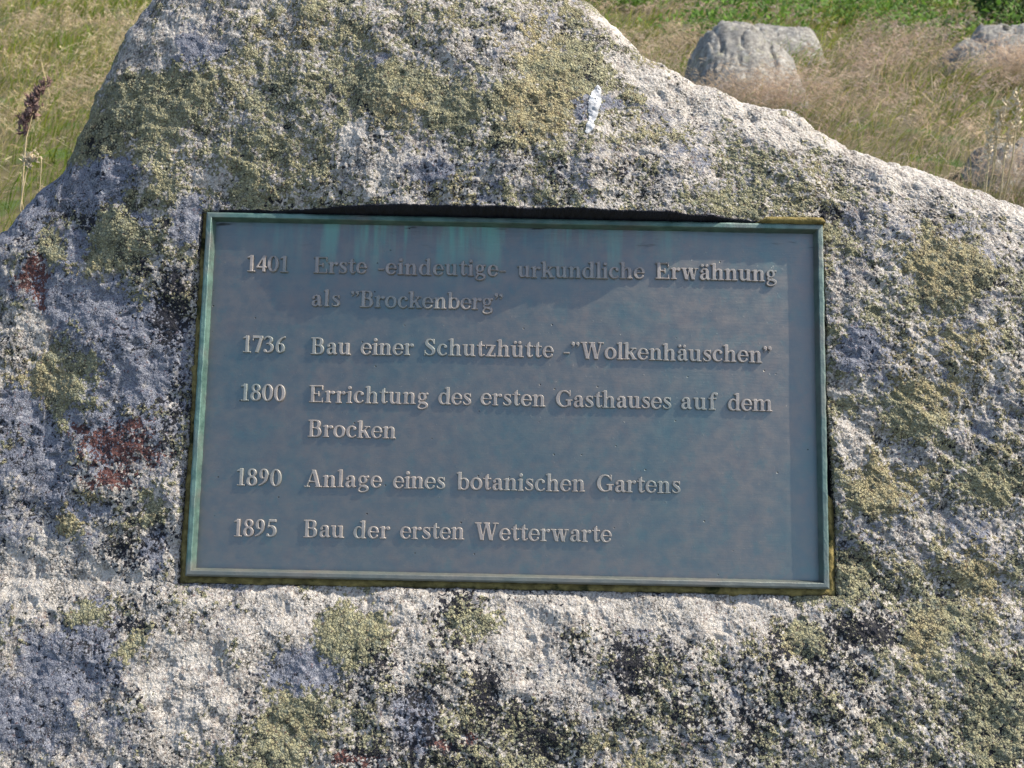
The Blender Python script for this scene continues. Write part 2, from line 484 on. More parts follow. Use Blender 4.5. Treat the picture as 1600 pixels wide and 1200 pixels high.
# granule cells
jit = .35
gf1, gf2, gid = worley(Ug * 290 + jit * perlin(Ug * 200, V * 200), V * 290 + jit * perlin(Ug * 200 + 5, V * 200))
gap = gf2 - gf1
nL = fbm(Ug * 11, V * 12, 5, .62, seed=21.0)
nM = fbm(Ug * 34, V * 34, 4, .62, seed=22.0)
nF = fbm(Ug * 95, V * 95, 4, .65, seed=25.0)
nM2 = fbm(Ug * 40, V * 40, 4, .65, seed=26.0)
nB = fbm(Ug * 10, V * 11, 5, .62, seed=31.0)
nK = fbm(Ug * 15, V * 16, 5, .68, seed=41.0)
nR = fbm(Ug * 24, V * 26, 4, .62, seed=51.0)
p_ol = patch([(555, 995, 52, 45, 20), (450, 1135, 62, 40, -15), (1255, 1005, 42, 32, 0), (1450, 985, 40, 45, 60), (740, 965, 45, 60, 80),
              (90, 395, 38, 30, -25), (180, 385, 60, 45, 30), (80, 590, 75, 60, 10), (140, 205, 60, 40, -30), (240, 160, 70, 50, 10),
              (290, 130, 50, 40, 0), (690, 160, 60, 22, 10), (840, 165, 70, 40, 10), (880, 110, 60, 40, 0), (1480, 430, 55, 40, 20),
              (1420, 640, 60, 45, 30), (1380, 760, 50, 40, 20), (1540, 760, 45, 30, 20), (1330, 900, 50, 40, 0), (110, 805, 40, 35, 0),
              (235, 800, 30, 22, 0), (130, 965, 30, 25, 0), (210, 1010, 22, 35, 30), (1560, 1130, 60, 60, 0), (1520, 900, 30, 30, 0), (600, 130, 60, 40, 0)])
p_bl = patch([(160, 285, 60, 40, -25), (215, 350, 24, 22, 0), (300, 85, 34, 32, 0), (290, 345, 30, 38, 0), (30, 330, 70, 30, -40), (120, 380, 26, 30, 0),
              (220, 530, 75, 65, 0), (150, 475, 60, 30, 30), (90, 470, 40, 50, 0), (30, 640, 32, 45, 20), (170, 680, 40, 35, 0), (90, 765, 26, 26, 0),
              (145, 790, 30, 16, 0), (60, 720, 40, 40, 0), (110, 1040, 70, 50, 0), (40, 1120, 60, 60, 0), (595, 95, 18, 17, 0), (670, 265, 30, 20, 0),
              (1340, 545, 32, 32, 0), (930, 165, 50, 25, 0), (240, 865, 26, 50, 0), (460, 1050, 60, 40, 0), (650, 1120, 40, 50, 0)])
p_bk = patch([(125, 338, 26, 12, -5), (250, 352, 12, 12, 0), (222, 420, 14, 26, 0), (145, 228, 16, 8, -20), (575, 160, 20, 9, 10), (608, 184, 12, 9, 0),
              (445, 193, 10, 10, 0), (590, 228, 22, 12, -30), (875, 50, 12, 12, 0), (965, 270, 14, 18, 40), (925, 105, 22, 14, 0), (1345, 985, 62, 24, 5),
              (190, 870, 30, 40, 0), (200, 985, 30, 12, 0), (700, 940, 40, 22, 0), (760, 1080, 26, 40, 0), (1300, 330, 26, 18, 30), (1545, 440, 30, 14, 0),
              (1480, 735, 10, 10, 0), (975, 1040, 20, 40, 0), (25, 560, 18, 14, 0), (265, 480, 34, 60, 10), (275, 640, 26, 70, 0), (440, 325, 18, 10, 0)])
p_rd = patch([(50, 430, 22, 30, 30), (60, 470, 16, 30, 0), (185, 700, 85, 42, 10), (210, 665, 30, 14, 0), (165, 745, 60, 14, 20), (128, 662, 14, 16, 0),
              (700, 1175, 34, 12, 20), (735, 1155, 14, 16, 0), (560, 1190, 60, 10, 0)])
p_wt = patch([(330, 285, 34, 28, 20), (560, 215, 36, 30, 0), (420, 960, 90, 60, 0), (290, 1080, 60, 90, 0), (640, 1010, 30, 60, 0), (810, 990, 70, 80, 0),
              (60, 900, 70, 50, 0), (180, 900, 60, 40, 0), (900, 1060, 30, 40, 0), (1040, 140, 90, 22, 30), (1180, 190, 110, 24, 25), (1400, 260, 120, 24, 22),
              (1570, 330, 60, 20, 25), (1440, 640, 26, 26, 0), (280, 850, 24, 50, 0), (1130, 960, 90, 40, 0), (960, 45, 60, 18, 35), (50, 520, 30, 30, 0), (450, 938, 170, 26, 0), (640, 935, 60, 24, 0), (850, 945, 110, 30, 0), (1000, 950, 120, 26, 0), (1190, 955, 90, 26, 0), (1330, 690, 24, 50, 0)])
p_st = patch([(712, 965, 42, 62, 0), (757, 1080, 28, 75, 0), (890, 1005, 26, 70, 0), (985, 1050, 30, 80, 0), (1215, 1050, 28, 70, 0), (1310, 1090, 70, 80, 0), (1560, 1120, 60, 90, 0),
              (860, 1150, 110, 50, 0), (1090, 1130, 50, 60, 0), (1340, 985, 60, 26, 0), (590, 1030, 60, 26, 20), (205, 900, 40, 60, 0), (660, 1060, 40, 40, 0), (270, 500, 34, 80, 0), (1180, 1150, 60, 50, 0)])
p_oc = patch([(850, 165, 70, 60, 0), (1480, 560, 90, 120, 30), (1470, 430, 60, 60, 0), (110, 800, 60, 50, 0), (1400, 740, 80, 80, 0), (60, 590, 60, 60, 0), (450, 60, 60, 30, 0),
              (1520, 880, 60, 80, 0), (1440, 1000, 40, 50, 0), (620, 170, 60, 30, 0), (700, 300, 60, 30, 0), (820, 60, 60, 40, 0)])
f_ol = cells(OL, qx, qy); f_bl = cells(BL, qx, qy); f_bk = cells(BK, qx, qy)
gr = (gid - .5)
olive = sstep(-.20, .20, (f_ol - .455) * 1.2 + .52 * nL + .62 * nM + .50 * gr + .25 * nF + .75 * np.maximum(p_ol, 0) - .55 * np.maximum(p_wt, 0) - .6 * np.maximum(p_bl, 0) - .6 * np.maximum(p_rd, 0) + .15 * np.maximum(p_st, 0))
blue = sstep(-.16, .16, (f_bl - .45) * 1.3 + .45 * nB + .45 * nM2 + .40 * gr + .8 * np.maximum(p_bl, 0) - .6 * np.maximum(p_wt, 0))
black = sstep(-.22, .42, (f_bk - .55) * .85 + .60 * nK + .65 * nF + .62 * gr - .17 + .62 * np.maximum(p_bk, 0) + .30 * np.maximum(p_st, 0) - .35 * np.maximum(p_wt, 0) - .25 * np.maximum(p_ol, 0))
red = sstep(-.20, .30, .9 * p_rd - .46 + .6 * nR + .55 * nF + .6 * gr) * (p_rd > 0)
ochre = sstep(.0, .5, .7 * np.maximum(p_oc, 0) + .5 * fbm(Ug * 9, V * 9, 3, seed=61.0) + .3 * gr)
hypo = sstep(-.05, .20, fbm(Ug * 19, V * 21, 5, .65, seed=71.0) + .16 * gr + .35 * (f_bk - .4))     # where the dark prothallus shows
crack = (1 - sstep(.03, .24, gap)) * np.clip(.35 * olive + .85 * hypo * olive + .75 * hypo * (1 - olive) + .12, 0, 1)
spk = ((gid > .86) & (fbm(Ug * 26, V * 26, 3, seed=81.0) > -.1)) * (1 - sstep(.18, .42, gf1))
spk = spk * (.35 + .65 * blue) * (1 - olive) * (1 - .6 * np.clip(p_wt, 0, 1))
qf1, qf2, qid = worley(Ug * 400, V * 400)
mica = (qid < .16) * sstep(.0, .12, qf2 - qf1) * (1 - olive) * (1 - .6 * blue)
quartz = (qid > .55) * sstep(.02, .16, qf2 - qf1) * (1 - .7 * blue) + 0
# granule relief
dome = np.sqrt(np.clip(1 - (gf1 / .75) ** 2, 0, 1))
thick = .35 + .8 * fbm(Ug * 40, V * 40, 3, seed=91.0)
rel += (olive * .0012 + (1 - olive) * .0004) * (dome - .5) * np.clip(thick + .5, .25, 1.6)
rel += .0012 * olive * sstep(.1, .9, nM + .5) - .0011 * np.maximum(black, .8 * red)
rel += .0006 * (qid - .5) * sstep(.0, .2, qf2 - qf1) * (1 - olive) * (1 - .6 * blue)
rel += .0006 * perlin(Ug * 380, V * 380) * (1 - .6 * blue)

# displace along the normal of the smooth form
Pm = np.stack([Ug, V, W], -1)
du = np.gradient(Pm, axis=1); dv = np.gradient(Pm, axis=0)
nn = np.cross(du, dv); nn /= np.maximum(np.linalg.norm(nn, axis=-1, keepdims=True), 1e-12)
bevel_keep = 1.0
Pm = Pm + nn * rel[..., None]
# pocket cut for the plaque, with a chiselled edge
wob = lambda t, s: .0016 * fbm(t * 24, t * 0 + s, 4, .6) + .0008 * perlin(t * 170, t * 0 + s)
pl = -PW - .0075 + wob(V, 1.0) * 1.6 - .003 * sstep(-.05, -.2, V)
pr = PW + .0030 + wob(V, 2.0) + .008 * sstep(.02, -.17, V)
pt = PH + .0010 + wob(Ug, 3.0) * .9 + .002 * sstep(-.3, -.1, Ug) * sstep(.38, .3, Ug) - .0012 * sstep(.30, .36, Ug)
pb = -PH - .0085 - wob(Ug, 4.0) * 1.3
ins = np.minimum(np.minimum(Pm[..., 0] - pl, pr - Pm[..., 0]), np.minimum(pt - Pm[..., 1], Pm[..., 1] - pb))
pocket = sstep(-.0004, .0010, ins)
floor_w = -.013 + .002 * perlin(Ug * 60, V * 60)
near = sstep(-.010, .0, ins) * (1 - pocket)          # broken arris
Pm[..., 2] += -.0030 * near * (.4 + .8 * np.clip(perlin(Ug * 90, V * 90) + .4, 0, 1)) * (V < .236)
Pm[..., 2] = Pm[..., 2] * (1 - pocket) + floor_w * pocket
olive_s = olive.copy()
dirt_shade = np.maximum(sstep(-.001, .0012, ins), sstep(-.0032, -.0016, ins) * (Pm[..., 1] > .2) * (np.abs(Ug) < .385))  # pocket dirt, plus the shade of the gap under the lip painted in
olive = np.maximum(olive * (1 - dirt_shade), 0); blue = blue * (1 - dirt_shade)
black = np.maximum(black * (1 - dirt_shade), dirt_shade * np.where(Pm[..., 1] > .2, 1.7, 1.5))
ochre_a = np.maximum(ochre, dirt_shade)
red = red * (1 - dirt_shade)
Pw = O + Pm[..., 0:1] * R_ + Pm[..., 1:2] * U_ + Pm[..., 2:3] * N_
# back of the stone: from the rim backwards and down to the soil
nbk = 40
rimp = Pw[-1]
T = .75 * np.sqrt(np.clip(1 - ((ua - (UMIN + UMAX) / 2) / ((UMAX - UMIN) / 2)) ** 2, 0, 1)) + .03
back = []
for k in range(1, nbk + 1):
    f = (k / nbk)
    p = rimp.copy()
    p[:, 1] = rimp[:, 1] + T * math.sin(f * math.pi / 2) ** .9 * 1.05
    p[:, 2] = rimp[:, 2] * (1 - f ** 2.4) - .25 * f ** 2.4 + .03 * f * fbm(ua * 6, ua * 0 + f * 5, 3)
    back.append(p)
allP = np.concatenate([Pw, np.array(back)])
def ext(a, fill=None):
    b = np.repeat(a[-1][None], nbk, 0) if fill is None else np.full((nbk, nu), fill)
    return np.concatenate([a, b])
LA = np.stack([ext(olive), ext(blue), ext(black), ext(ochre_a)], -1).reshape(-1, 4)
LB = np.stack([ext(np.clip(red, 0, 1)), ext(np.clip(quartz + .55 * np.clip(p_wt * 1.6, 0, 1) * (qid > .25) * (1 - olive_s), 0, 1)), ext(gid), ext(np.clip(.30 * olive_s + .62 * hypo + .35 * 4 * olive_s * (1 - olive_s) + .25 * black, 0, 1) * (1 - dirt_shade))], -1).reshape(-1, 4)
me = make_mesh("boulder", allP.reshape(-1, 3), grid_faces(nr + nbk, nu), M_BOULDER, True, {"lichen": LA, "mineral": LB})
boulder = link("granite_boulder", me)
tag(boulder, "huge granite boulder crusted with grey and yellow green lichen, bearing the bronze plaque", "boulder")

# bird dropping running down the upper face
vis = (np.arange(nr)[:, None] < nr - 10) & (px > 895) & (px < 955) & (py > 125) & (py < 220)
ppx, ppy, _ = to_pix(Pw)
tt = np.clip((ppy - 134) / 76, 0, 1)
cx_ = np.interp(tt, [0, .2, .45, .7, .85, 1], [933, 931, 928, 925, 922, 919]) + 3 * perlin(Ug * 60, V * 60)
hw_ = np.interp(tt, [0, .12, .35, .55, .75, .9, 1], [5, 9, 11, 9, 6, 7, 5]) + 2.5 * perlin(Ug * 110, V * 110)
ind = 1 - np.hypot((ppx - cx_) / np.maximum(hw_, 1), np.where(ppy < 140, (ppy - 140) / 7, np.where(ppy > 204, (ppy - 204) / 6, 0)))
mask = vis & (ind > 0)
holes = perlin(Ug * 210, V * 210) > np.where(tt < .3, .62, .9)
mask &= ~holes
fi = grid_faces(nr, nu)
mk = mask.ravel()
fi = fi[mk[fi].all(1)]
ids, inv = np.unique(fi, return_inverse=True)
thick_ = (.0007 + .0015 * np.sqrt(np.clip(ind.ravel()[ids], 0, 1)) * (1 + .5 * perlin(Ug.ravel()[ids] * 250, V.ravel()[ids] * 250)))
sm = Pw.copy()
jj, ii = np.nonzero(mask); j0, j1, i0, i1 = jj.min() - 6, jj.max() + 7, ii.min() - 6, ii.max() + 7
blk = sm[j0:j1, i0:i1]
for _ in range(3):
    blk[1:-1, 1:-1] = (blk[1:-1, 1:-1] * 2 + blk[:-2, 1:-1] + blk[2:, 1:-1] + blk[1:-1, :-2] + blk[1:-1, 2:]) / 6
dv_ = sm.reshape(-1, 3)[ids] + thick_[:, None] * (N_ * .9 + U_ * .3)
drop = link("bird_dropping", make_mesh("bird_dropping", dv_, inv.reshape(-1, 4), M_DROP))
tag(drop, "white streak of bird dropping on the boulder above the plaque", "bird dropping")

# ------------------------------------------------------------------ plaque
MW = Matrix(((R_[0], U_[0], N_[0], O[0]), (R_[1], U_[1], N_[1], O[1]), (R_[2], U_[2], N_[2], O[2]), (0, 0, 0, 1)))
plaque = empty("bronze_plaque")
plaque.matrix_world = MW
tag(plaque, "rectangular bronze plaque with raised German text and green border, let into the boulder", "plaque")
# panel: slightly uneven cast sheet
pu = np.linspace(-PW + .006, PW - .006, 161); pv = np.linspace(-PH + .006, PH - .006, 95)
gu, gv2 = np.meshgrid(pu, pv)
gw = .0006 * fbm(gu * 9, gv2 * 9, 3, seed=5.5)
link("panel", make_mesh("panel", np.stack([gu, gv2, gw], -1).reshape(-1, 3), grid_faces(95, 161), M_PANEL), plaque)
# frame: mitred raised border
prof = [(.0, -.012), (.0002, .0100), (.0012, .0126), (.0030, .0134), (.0070, .0134), (.0078, .0128), (.0082, .0112), (.0104, -.0015)]
ns = 90
ring = []
cor = [(-1, -1), (1, -1), (1, 1), (-1, 1)]
for k in range(4):
    a, b = cor[k], cor[(k + 1) % 4]
    for i in range(ns):
        f = i / ns
        ring.append((a[0] + (b[0] - a[0]) * f, a[1] + (b[1] - a[1]) * f))
ring = np.array(ring)
fv = []
for j, (o_, w_) in enumerate(prof):
    wv = .0004 * perlin(ring[:, 0] * 23 + j * .3, ring[:, 1] * 17 + 40) + .0003 * perlin(ring[:, 0] * 90, ring[:, 1] * 60 + j)
    fv.append(np.stack([ring[:, 0] * (PW - o_ + wv), ring[:, 1] * (PH - o_ + wv), np.full(len(ring), w_) + wv * .8], -1))
fv = np.concatenate(fv); nrg = len(ring)
ff = [(j * nrg + i, j * nrg + (i + 1) % nrg, (j + 1) * nrg + (i + 1) % nrg, (j + 1) * nrg + i) for j in range(len(prof) - 1) for i in range(nrg)]
fr = make_mesh("frame", fv, np.array(ff), M_FRAME, False)
tag(link("frame", fr, plaque), "raised border green with verdigris")
# mortar bed squeezed out round the plaque
mo = [(-.004, -.006), (.001, .0005), (.004, .002), (.008, .0005), (.013, -.004), (.018, -.013)]
mv = []
for j, (o_, w_) in enumerate(mo):
    wv = .0022 * perlin(ring[:, 0] * 31 + j, ring[:, 1] * 22 + 11) + .0012 * perlin(ring[:, 0] * 120 + j, ring[:, 1] * 80)
    topm = (ring[:, 1] > .98)
    o_ = np.where((ring[:, 0] > .98) & (ring[:, 1] > -.5), o_ * .25, o_)
    ow = np.where(topm & (ring[:, 0] < .80), o_ * .2, np.where(topm, o_ * .9, o_))
    hw2 = np.where(topm & (ring[:, 0] > .78), .016, 0) * (1 if 1 <= j <= 3 else 0)
    mv.append(np.stack([ring[:, 0] * (PW + ow), ring[:, 1] * (PH + ow), w_ + wv + hw2], -1))
mv = np.concatenate(mv)
mf = [(j * nrg + (i + 1) % nrg, j * nrg + i, (j + 1) * nrg + i, (j + 1) * nrg + (i + 1) % nrg) for j in range(len(mo) - 1) for i in range(nrg)]
tag(link("mortar_bed", make_mesh("mortar_bed", mv, np.array(mf), M_MORTAR), plaque), "brown green strip of mortar round the border")

# ------------------------------------------------------------------ lettering
X, CH, AS = .49, .70, .72
ST, TH = .125, .052
class G:
    def __init__(s, adv): s.p = []; s.adv = adv
    def box(s, x0, y0, x1, y1): s.p.append(('b', (x0 + x1) / 2, (y0 + y1) / 2, (x1 - x0) / 2, (y1 - y0) / 2)); return s
    def disc(s, x, y, r): s.p.append(('s', [(x, y, 2 * r), (x, y - 1e-4, 2 * r)])); return s
    def line(s, *pts): s.p.append(('s', list(pts))); return s
    def curve(s, *pts, closed=False):
        P = [np.array(q, float) for q in pts]; n = len(P); out = []
        rngk = range(n if closed else n - 1)
        for i in rngk:
            p1, p2 = P[i], P[(i + 1) % n]
            p0 = P[(i - 1) % n] if (closed or i > 0) else 2 * p1 - p2
            p3 = P[(i + 2) % n] if (closed or i < n - 2) else 2 * p2 - p1
            for t in np.linspace(0, 1, 7)[:-1]:
                out.append(tuple(.5 * ((2 * p1) + (-p0 + p2) * t + (2 * p0 - 5 * p1 + 4 * p2 - p3) * t * t + (-p0 + 3 * p1 - 3 * p2 + p3) * t ** 3)))
        out.append(tuple(P[0] if closed else P[-1]))
        s.p.append(('s', out)); return s
    def arc(s, cx, cy, rx, ry, a0=0, a1=360, thick=ST, thin=TH, pw=1.4, n=30, lr=(1, 1)):
        out = []
        for a in np.linspace(math.radians(a0), math.radians(a1), n):
            c = math.cos(a); k = lr[0] if c < 0 else lr[1]
            out.append((cx + rx * c, cy + ry * math.sin(a), thin + (thick * k - thin) * abs(c) ** pw if thick * k > thin else thin))
        s.p.append(('s', out)); return s
    def quad(s, xt, yt, xb, yb, w):
        s.p.append(('q', [(xt - w / 2, yt), (xb - w / 2, yb), (xb + w / 2, yb), (xt + w / 2, yt)])); return s
    def stem(s, x, y0, y1, foot=True, flag=True):
        s.box(x, y0, x + ST, y1)
        if foot: s.box(x - .06, y0, x + ST + .06, y0 + .042)
        if flag: s.p.append(('q', [(x - .065, y1 - .035), (x - .065, y1 - .075), (x + .05, y1 - .075), (x + .05, y1)]))
        return s
    def sdf(s, x, y):
        D = np.full(x.shape, 9.0); k = .018
        for pr in s.p:
            if pr[0] == 'b':
                dx = np.abs(x - pr[1]) - pr[3]; dy = np.abs(y - pr[2]) - pr[4]
                d = np.hypot(np.maximum(dx, 0), np.maximum(dy, 0)) + np.minimum(np.maximum(dx, dy), 0)
            elif pr[0] == 'q':
                q = pr[1]; d = np.full(x.shape, -9.0)
                for i in range(4):
                    (ax, ay), (bx, by) = q[i], q[(i + 1) % 4]
                    ex, ey = bx - ax, by - ay; L = math.hypot(ex, ey)
                    d = np.maximum(d, ((x - ax) * ey - (y - ay) * ex) / L)
            else:
                d = np.full(x.shape, 9.0); q = pr[1]
                for (ax, ay, aw), (bx, by, bw) in zip(q[:-1], q[1:]):
                    ex, ey = bx - ax, by - ay; L2 = ex * ex + ey * ey + 1e-12
                    t = np.clip(((x - ax) * ex + (y - ay) * ey) / L2, 0, 1)
                    d = np.minimum(d, np.hypot(x - ax - t * ex, y - ay - t * ey) - (aw + (bw - aw) * t) / 2)
            h = np.clip(.5 + .5 * (D - d) / k, 0, 1)
            D = D * (1 - h) + d * h - k * h * (1 - h)
        return D - .009
GL = {}
def arch(g, x0):          # right hand arch and stem of n, h, m
    g.curve((x0 - .10, .33, .04), (x0 - .03, .43, .055), (x0 + .06, .455, .075), (x0 + .125, .40, .12), (x0 + .135, .32, ST))
    g.box(x0 + .0725, 0, x0 + .0725 + ST, .34); g.box(x0 + .02, 0, x0 + .26, .042); return g
GL['l'] = G(.27).stem(.075, 0, AS)
GL['i'] = G(.27).stem(.075, 0, X).disc(.137, .635, .072)
GL['n'] = arch(G(.57).stem(.075, 0, X), .285)
GL['h'] = arch(G(.57).stem(.075, 0, AS), .285)
GL['m'] = arch(arch(G(.86).stem(.075, 0, X), .285), .575)
GL['r'] = G(.42).stem(.075, 0, X).curve((.18, .33, .045), (.25, .42, .055), (.32, .45, .07)).disc(.345, .415, .066)
def uu_(g):
    g.box(.075, .14, .075 + ST, X); g.p.append(('q', [(.01, X), (.01, X - .042), (.15, X - .042), (.15, X)]))
    g.curve((.137, .17, ST), (.165, .07, .11), (.24, .035, .07), (.32, .06, .055), (.38, .13, .045))
    g.box(.355, 0, .355 + ST, X); g.p.append(('q', [(.29, X), (.29, X - .042), (.42, X - .042), (.42, X)])); g.box(.40, 0, .545, .042); return g
GL['u'] = uu_(G(.57))
GL['ü'] = uu_(G(.57)).disc(.185, .62, .062).disc(.375, .62, .062)
GL['d'] = G(.57).arc(.245, .24, .165, .222, lr=(1, .4)).box(.355, 0, .355 + ST, AS).box(.40, 0, .545, .042)
GL['d'].p.append(('q', [(.29, AS - .035), (.29, AS - .075), (.40, AS - .075), (.40, AS)]))
GL['b'] = G(.55).arc(.305, .24, .165, .222, lr=(.4, 1)).box(.075, .0, .075 + ST, AS)
GL['b'].p.append(('q', [(.01, AS - .035), (.01, AS - .075), (.12, AS - .075), (.12, AS)]))
GL['o'] = G(.53).arc(.265, .245, .185, .225)
GL['c'] = G(.47).arc(.265, .245, .18, .225, 52, 318, lr=(1, .5)).disc(.37, .385, .062)
GL['e'] = G(.49).arc(.255, .245, .175, .225, 8, 325, lr=(1, .75), thin=.05).box(.12, .245, .465, .285)
def aa(g):
    g.disc(.125, .365, .06).curve((.11, .375, .05), (.16, .445, .055), (.24, .468, .058), (.33, .43, .105), (.352, .34, ST)).box(.29, .07, .29 + ST, .36)
    g.curve((.353, .10, .115), (.40, .035, .075), (.465, .05, .04))
    return g.curve((.34, .29, .038), (.21, .25, .06), (.125, .19, .11), (.11, .115, .12), (.155, .045, .09), (.24, .04, .065), (.33, .11, .04))
GL['a'] = aa(G(.50)); GL['ä'] = aa(G(.50)).disc(.145, .62, .062).disc(.335, .62, .062)
GL['s'] = G(.41).curve((.335, .40, .04), (.28, .45, .046), (.205, .462, .052), (.125, .42, .088), (.125, .345, .105), (.20, .275, .125), (.285, .21, .125), (.33, .13, .105), (.29, .05, .07), (.21, .026, .05), (.12, .045, .046), (.07, .10, .04)).box(.325, .345, .36, .48).box(.045, .008, .08, .145)
GL['t'] = G(.35).box(.10, .12, .10 + ST, .56).box(.02, X - .048, .335, X).curve((.162, .14, ST), (.185, .055, .095), (.25, .03, .06), (.325, .085, .04))
GL['t'].p.append(('q', [(.10, .56), (.225, .56), (.225, .645), (.195, .645)]))
GL['k'] = G(.57).stem(.075, 0, AS).line((.19, .20, .05), (.43, .455, .05)).box(.31, X - .04, .53, X).quad(.28, .32, .47, 0, .14).box(.34, 0, .575, .04)
GL['f'] = G(.37).box(.09, 0, .09 + ST, .54).box(.02, 0, .30, .042).box(.015, X - .048, .34, X).curve((.152, .5, ST), (.175, .61, .11), (.24, .685, .06), (.30, .69, .05)).disc(.335, .65, .062)
GL['g'] = G(.50).arc(.22, .325, .125, .138, thick=.105, thin=.048).line((.30, .42, .045), (.40, .455, .05)).disc(.425, .45, .045)
GL['g'].curve((.15, .20, .045), (.10, .135, .065), (.15, .085, .085), (.30, .065, .105), (.415, .0, .10), (.40, -.10, .07), (.28, -.165, .05), (.15, -.165, .05), (.075, -.115, .06), (.085, -.045, .065), (.16, .045, .05))
GL['w'] = G(.76).quad(.13, X, .26, 0, .13).quad(.385, X, .265, 0, .05).quad(.41, X, .53, 0, .13).quad(.655, X, .535, 0, .05).box(.02, X - .04, .24, X).box(.30, X - .04, .50, X).box(.575, X - .04, .745, X)
GL['z'] = G(.46).box(.04, X - .055, .42, X).box(.03, 0, .43, .055).quad(.35, X - .01, .11, .01, .14).box(.04, .34, .075, X).box(.395, 0, .43, .155)
GL['E'] = G(.64).box(.09, 0, .225, CH).box(.02, CH - .044, .57, CH).box(.02, 0, .59, .044).box(.2, .335, .42, .379).box(.535, CH - .17, .57, CH).box(.555, 0, .59, .19).box(.39, .265, .425, .455)
GL['B'] = G(.63).box(.09, 0, .225, CH).box(.02, CH - .044, .3, CH).box(.02, 0, .3, .044)
GL['B'].curve((.2, CH - .023, .046), (.34, CH - .025, .05), (.44, .625, .105), (.455, .53, .13), (.425, .43, .10), (.33, .38, .045), (.2, .375, .044)).curve((.32, .375, .044), (.45, .335, .10), (.50, .205, .14), (.455, .075, .10), (.34, .025, .05), (.2, .023, .046))
GL['S'] = G(.53).curve((.42, .55, .04), (.37, .64, .046), (.27, .672, .055), (.155, .625, .10), (.13, .52, .13), (.20, .42, .15), (.33, .325, .15), (.42, .22, .14), (.40, .10, .11), (.30, .028, .058), (.19, .032, .05), (.09, .11, .045)).box(.41, .49, .447, .70).box(.05, 0, .087, .22)
GL['G'] = G(.71).arc(.36, .35, .27, .325, 42, 325, thick=.15, lr=(1, .5)).box(.50, .06, .63, .30).box(.42, .27, .70, .312).box(.575, .47, .612, .70)
GL['A'] = G(.72).quad(.345, CH, .10, 0, .055).quad(.365, CH, .58, 0, .155).box(.18, .20, .50, .244).box(.0, 0, .225, .042).box(.44, 0, .72, .042)
GL['W'] = G(.99).quad(.14, CH, .31, 0, .145).quad(.475, CH, .32, 0, .055).quad(.50, CH, .675, 0, .145).quad(.86, CH, .685, 0, .055).box(.01, CH - .042, .27, CH).box(.37, CH - .042, .61, CH).box(.75, CH - .042, .97, CH)
GL['1'] = G(.44).box(.175, 0, .30, CH).box(.08, 0, .395, .042)
GL['1'].p.append(('q', [(.06, .62), (.06, .575), (.2, .60), (.2, CH)]))
GL['4'] = G(.50).box(.29, 0, .405, CH).box(.03, .155, .48, .225).line((.32, CH - .05, .055), (.06, .20, .055))
GL['0'] = G(.51).arc(.255, .35, .165, .325, thick=.13)
GL['7'] = G(.48).box(.04, CH - .105, .455, CH).quad(.395, CH - .06, .215, 0, .125).box(.04, .50, .076, CH)
GL['3'] = G(.48).curve((.06, .57, .05), (.12, .645, .06), (.22, .665, .07), (.325, .60, .11), (.325, .49, .11), (.25, .405, .06), (.16, .375, .048)).curve((.22, .385, .05), (.345, .325, .10), (.39, .205, .13), (.335, .075, .10), (.22, .025, .06), (.13, .04, .06)).disc(.095, .08, .062)
six = lambda g, f: g.curve(*[f(a, b) + (w,) for a, b, w in ((.43, .675, .042), (.29, .60, .075), (.165, .45, .11), (.125, .25, .13))]).curve(*[f(a, b) + (w,) for a, b, w in ((.125, .22, .13), (.16, .09, .10), (.25, .026, .055), (.345, .09, .10), (.375, .21, .125), (.345, .33, .10), (.265, .385, .055), (.17, .35, .05))])
GL['6'] = six(G(.50), lambda a, b: (a, b)); GL['9'] = six(G(.50), lambda a, b: (.50 - a, CH - b))
GL['8'] = G(.49).arc(.245, .535, .125, .138, thick=.105, thin=.055).arc(.245, .195, .155, .168, thick=.125, thin=.055)
GL['5'] = G(.48).box(.145, CH - .10, .425, CH).quad(.165, CH, .10, .38, .05).curve((.10, .385, .05), (.21, .425, .085), (.34, .355, .12), (.38, .21, .13), (.32, .075, .10), (.20, .026, .06), (.12, .045, .07)).disc(.09, .075, .055)
GL['-'] = G(.30).box(.03, .19, .27, .25)
GL['”'] = G(.42).disc(.115, .63, .068).curve((.15, .63, .07), (.15, .55, .05), (.09, .48, .03)).disc(.305, .63, .068).curve((.34, .63, .07), (.34, .55, .05), (.28, .48, .03))

REL, BEV = .0037, .022          # relief of the letters (m), width of the rounded arris (em)
def contour(D, xs, ys, lev):
    """marching squares -> list of closed loops of (x, y)"""
    S = D - lev; S = np.where(S == 0, 1e-9, S)
    ny, nx = S.shape; seg = {}
    neg = S < 0
    def pt(k):
        (j0, i0), (j1, i1) = k
        a, b = S[j0, i0], S[j1, i1]; t = a / (a - b)
        return (xs[i0] + (xs[i1] - xs[i0]) * t, ys[j0] + (ys[j1] - ys[j0]) * t)
    act = (neg[:-1, :-1].astype(int) + neg[:-1, 1:] + neg[1:, :-1] + neg[1:, 1:])
    for j, i in zip(*np.nonzero((act > 0) & (act < 4))):
        c = [(j, i), (j, i + 1), (j + 1, i + 1), (j + 1, i)]
        ent, ext_ = [], []
        for k in range(4):
            a, b = c[k], c[(k + 1) % 4]
            na, nb_ = neg[a], neg[b]
            if na != nb_:
                key = (a, b) if a < b else (b, a)
                (ext_ if na else ent).append((k, key))
        for k, key in ext_:                  # leave the inside across this edge, inside on the left
            best = min(ent, key=lambda q: (k - q[0]) % 4)
            seg[key] = best[1]
    loops = []
    while seg:
        s0 = next(iter(seg)); loop = []; k = s0
        while k in seg:
            loop.append(pt(k)); k = seg.pop(k)
        if len(loop) > 5: loops.append(loop)
    return loops
_cache = {}
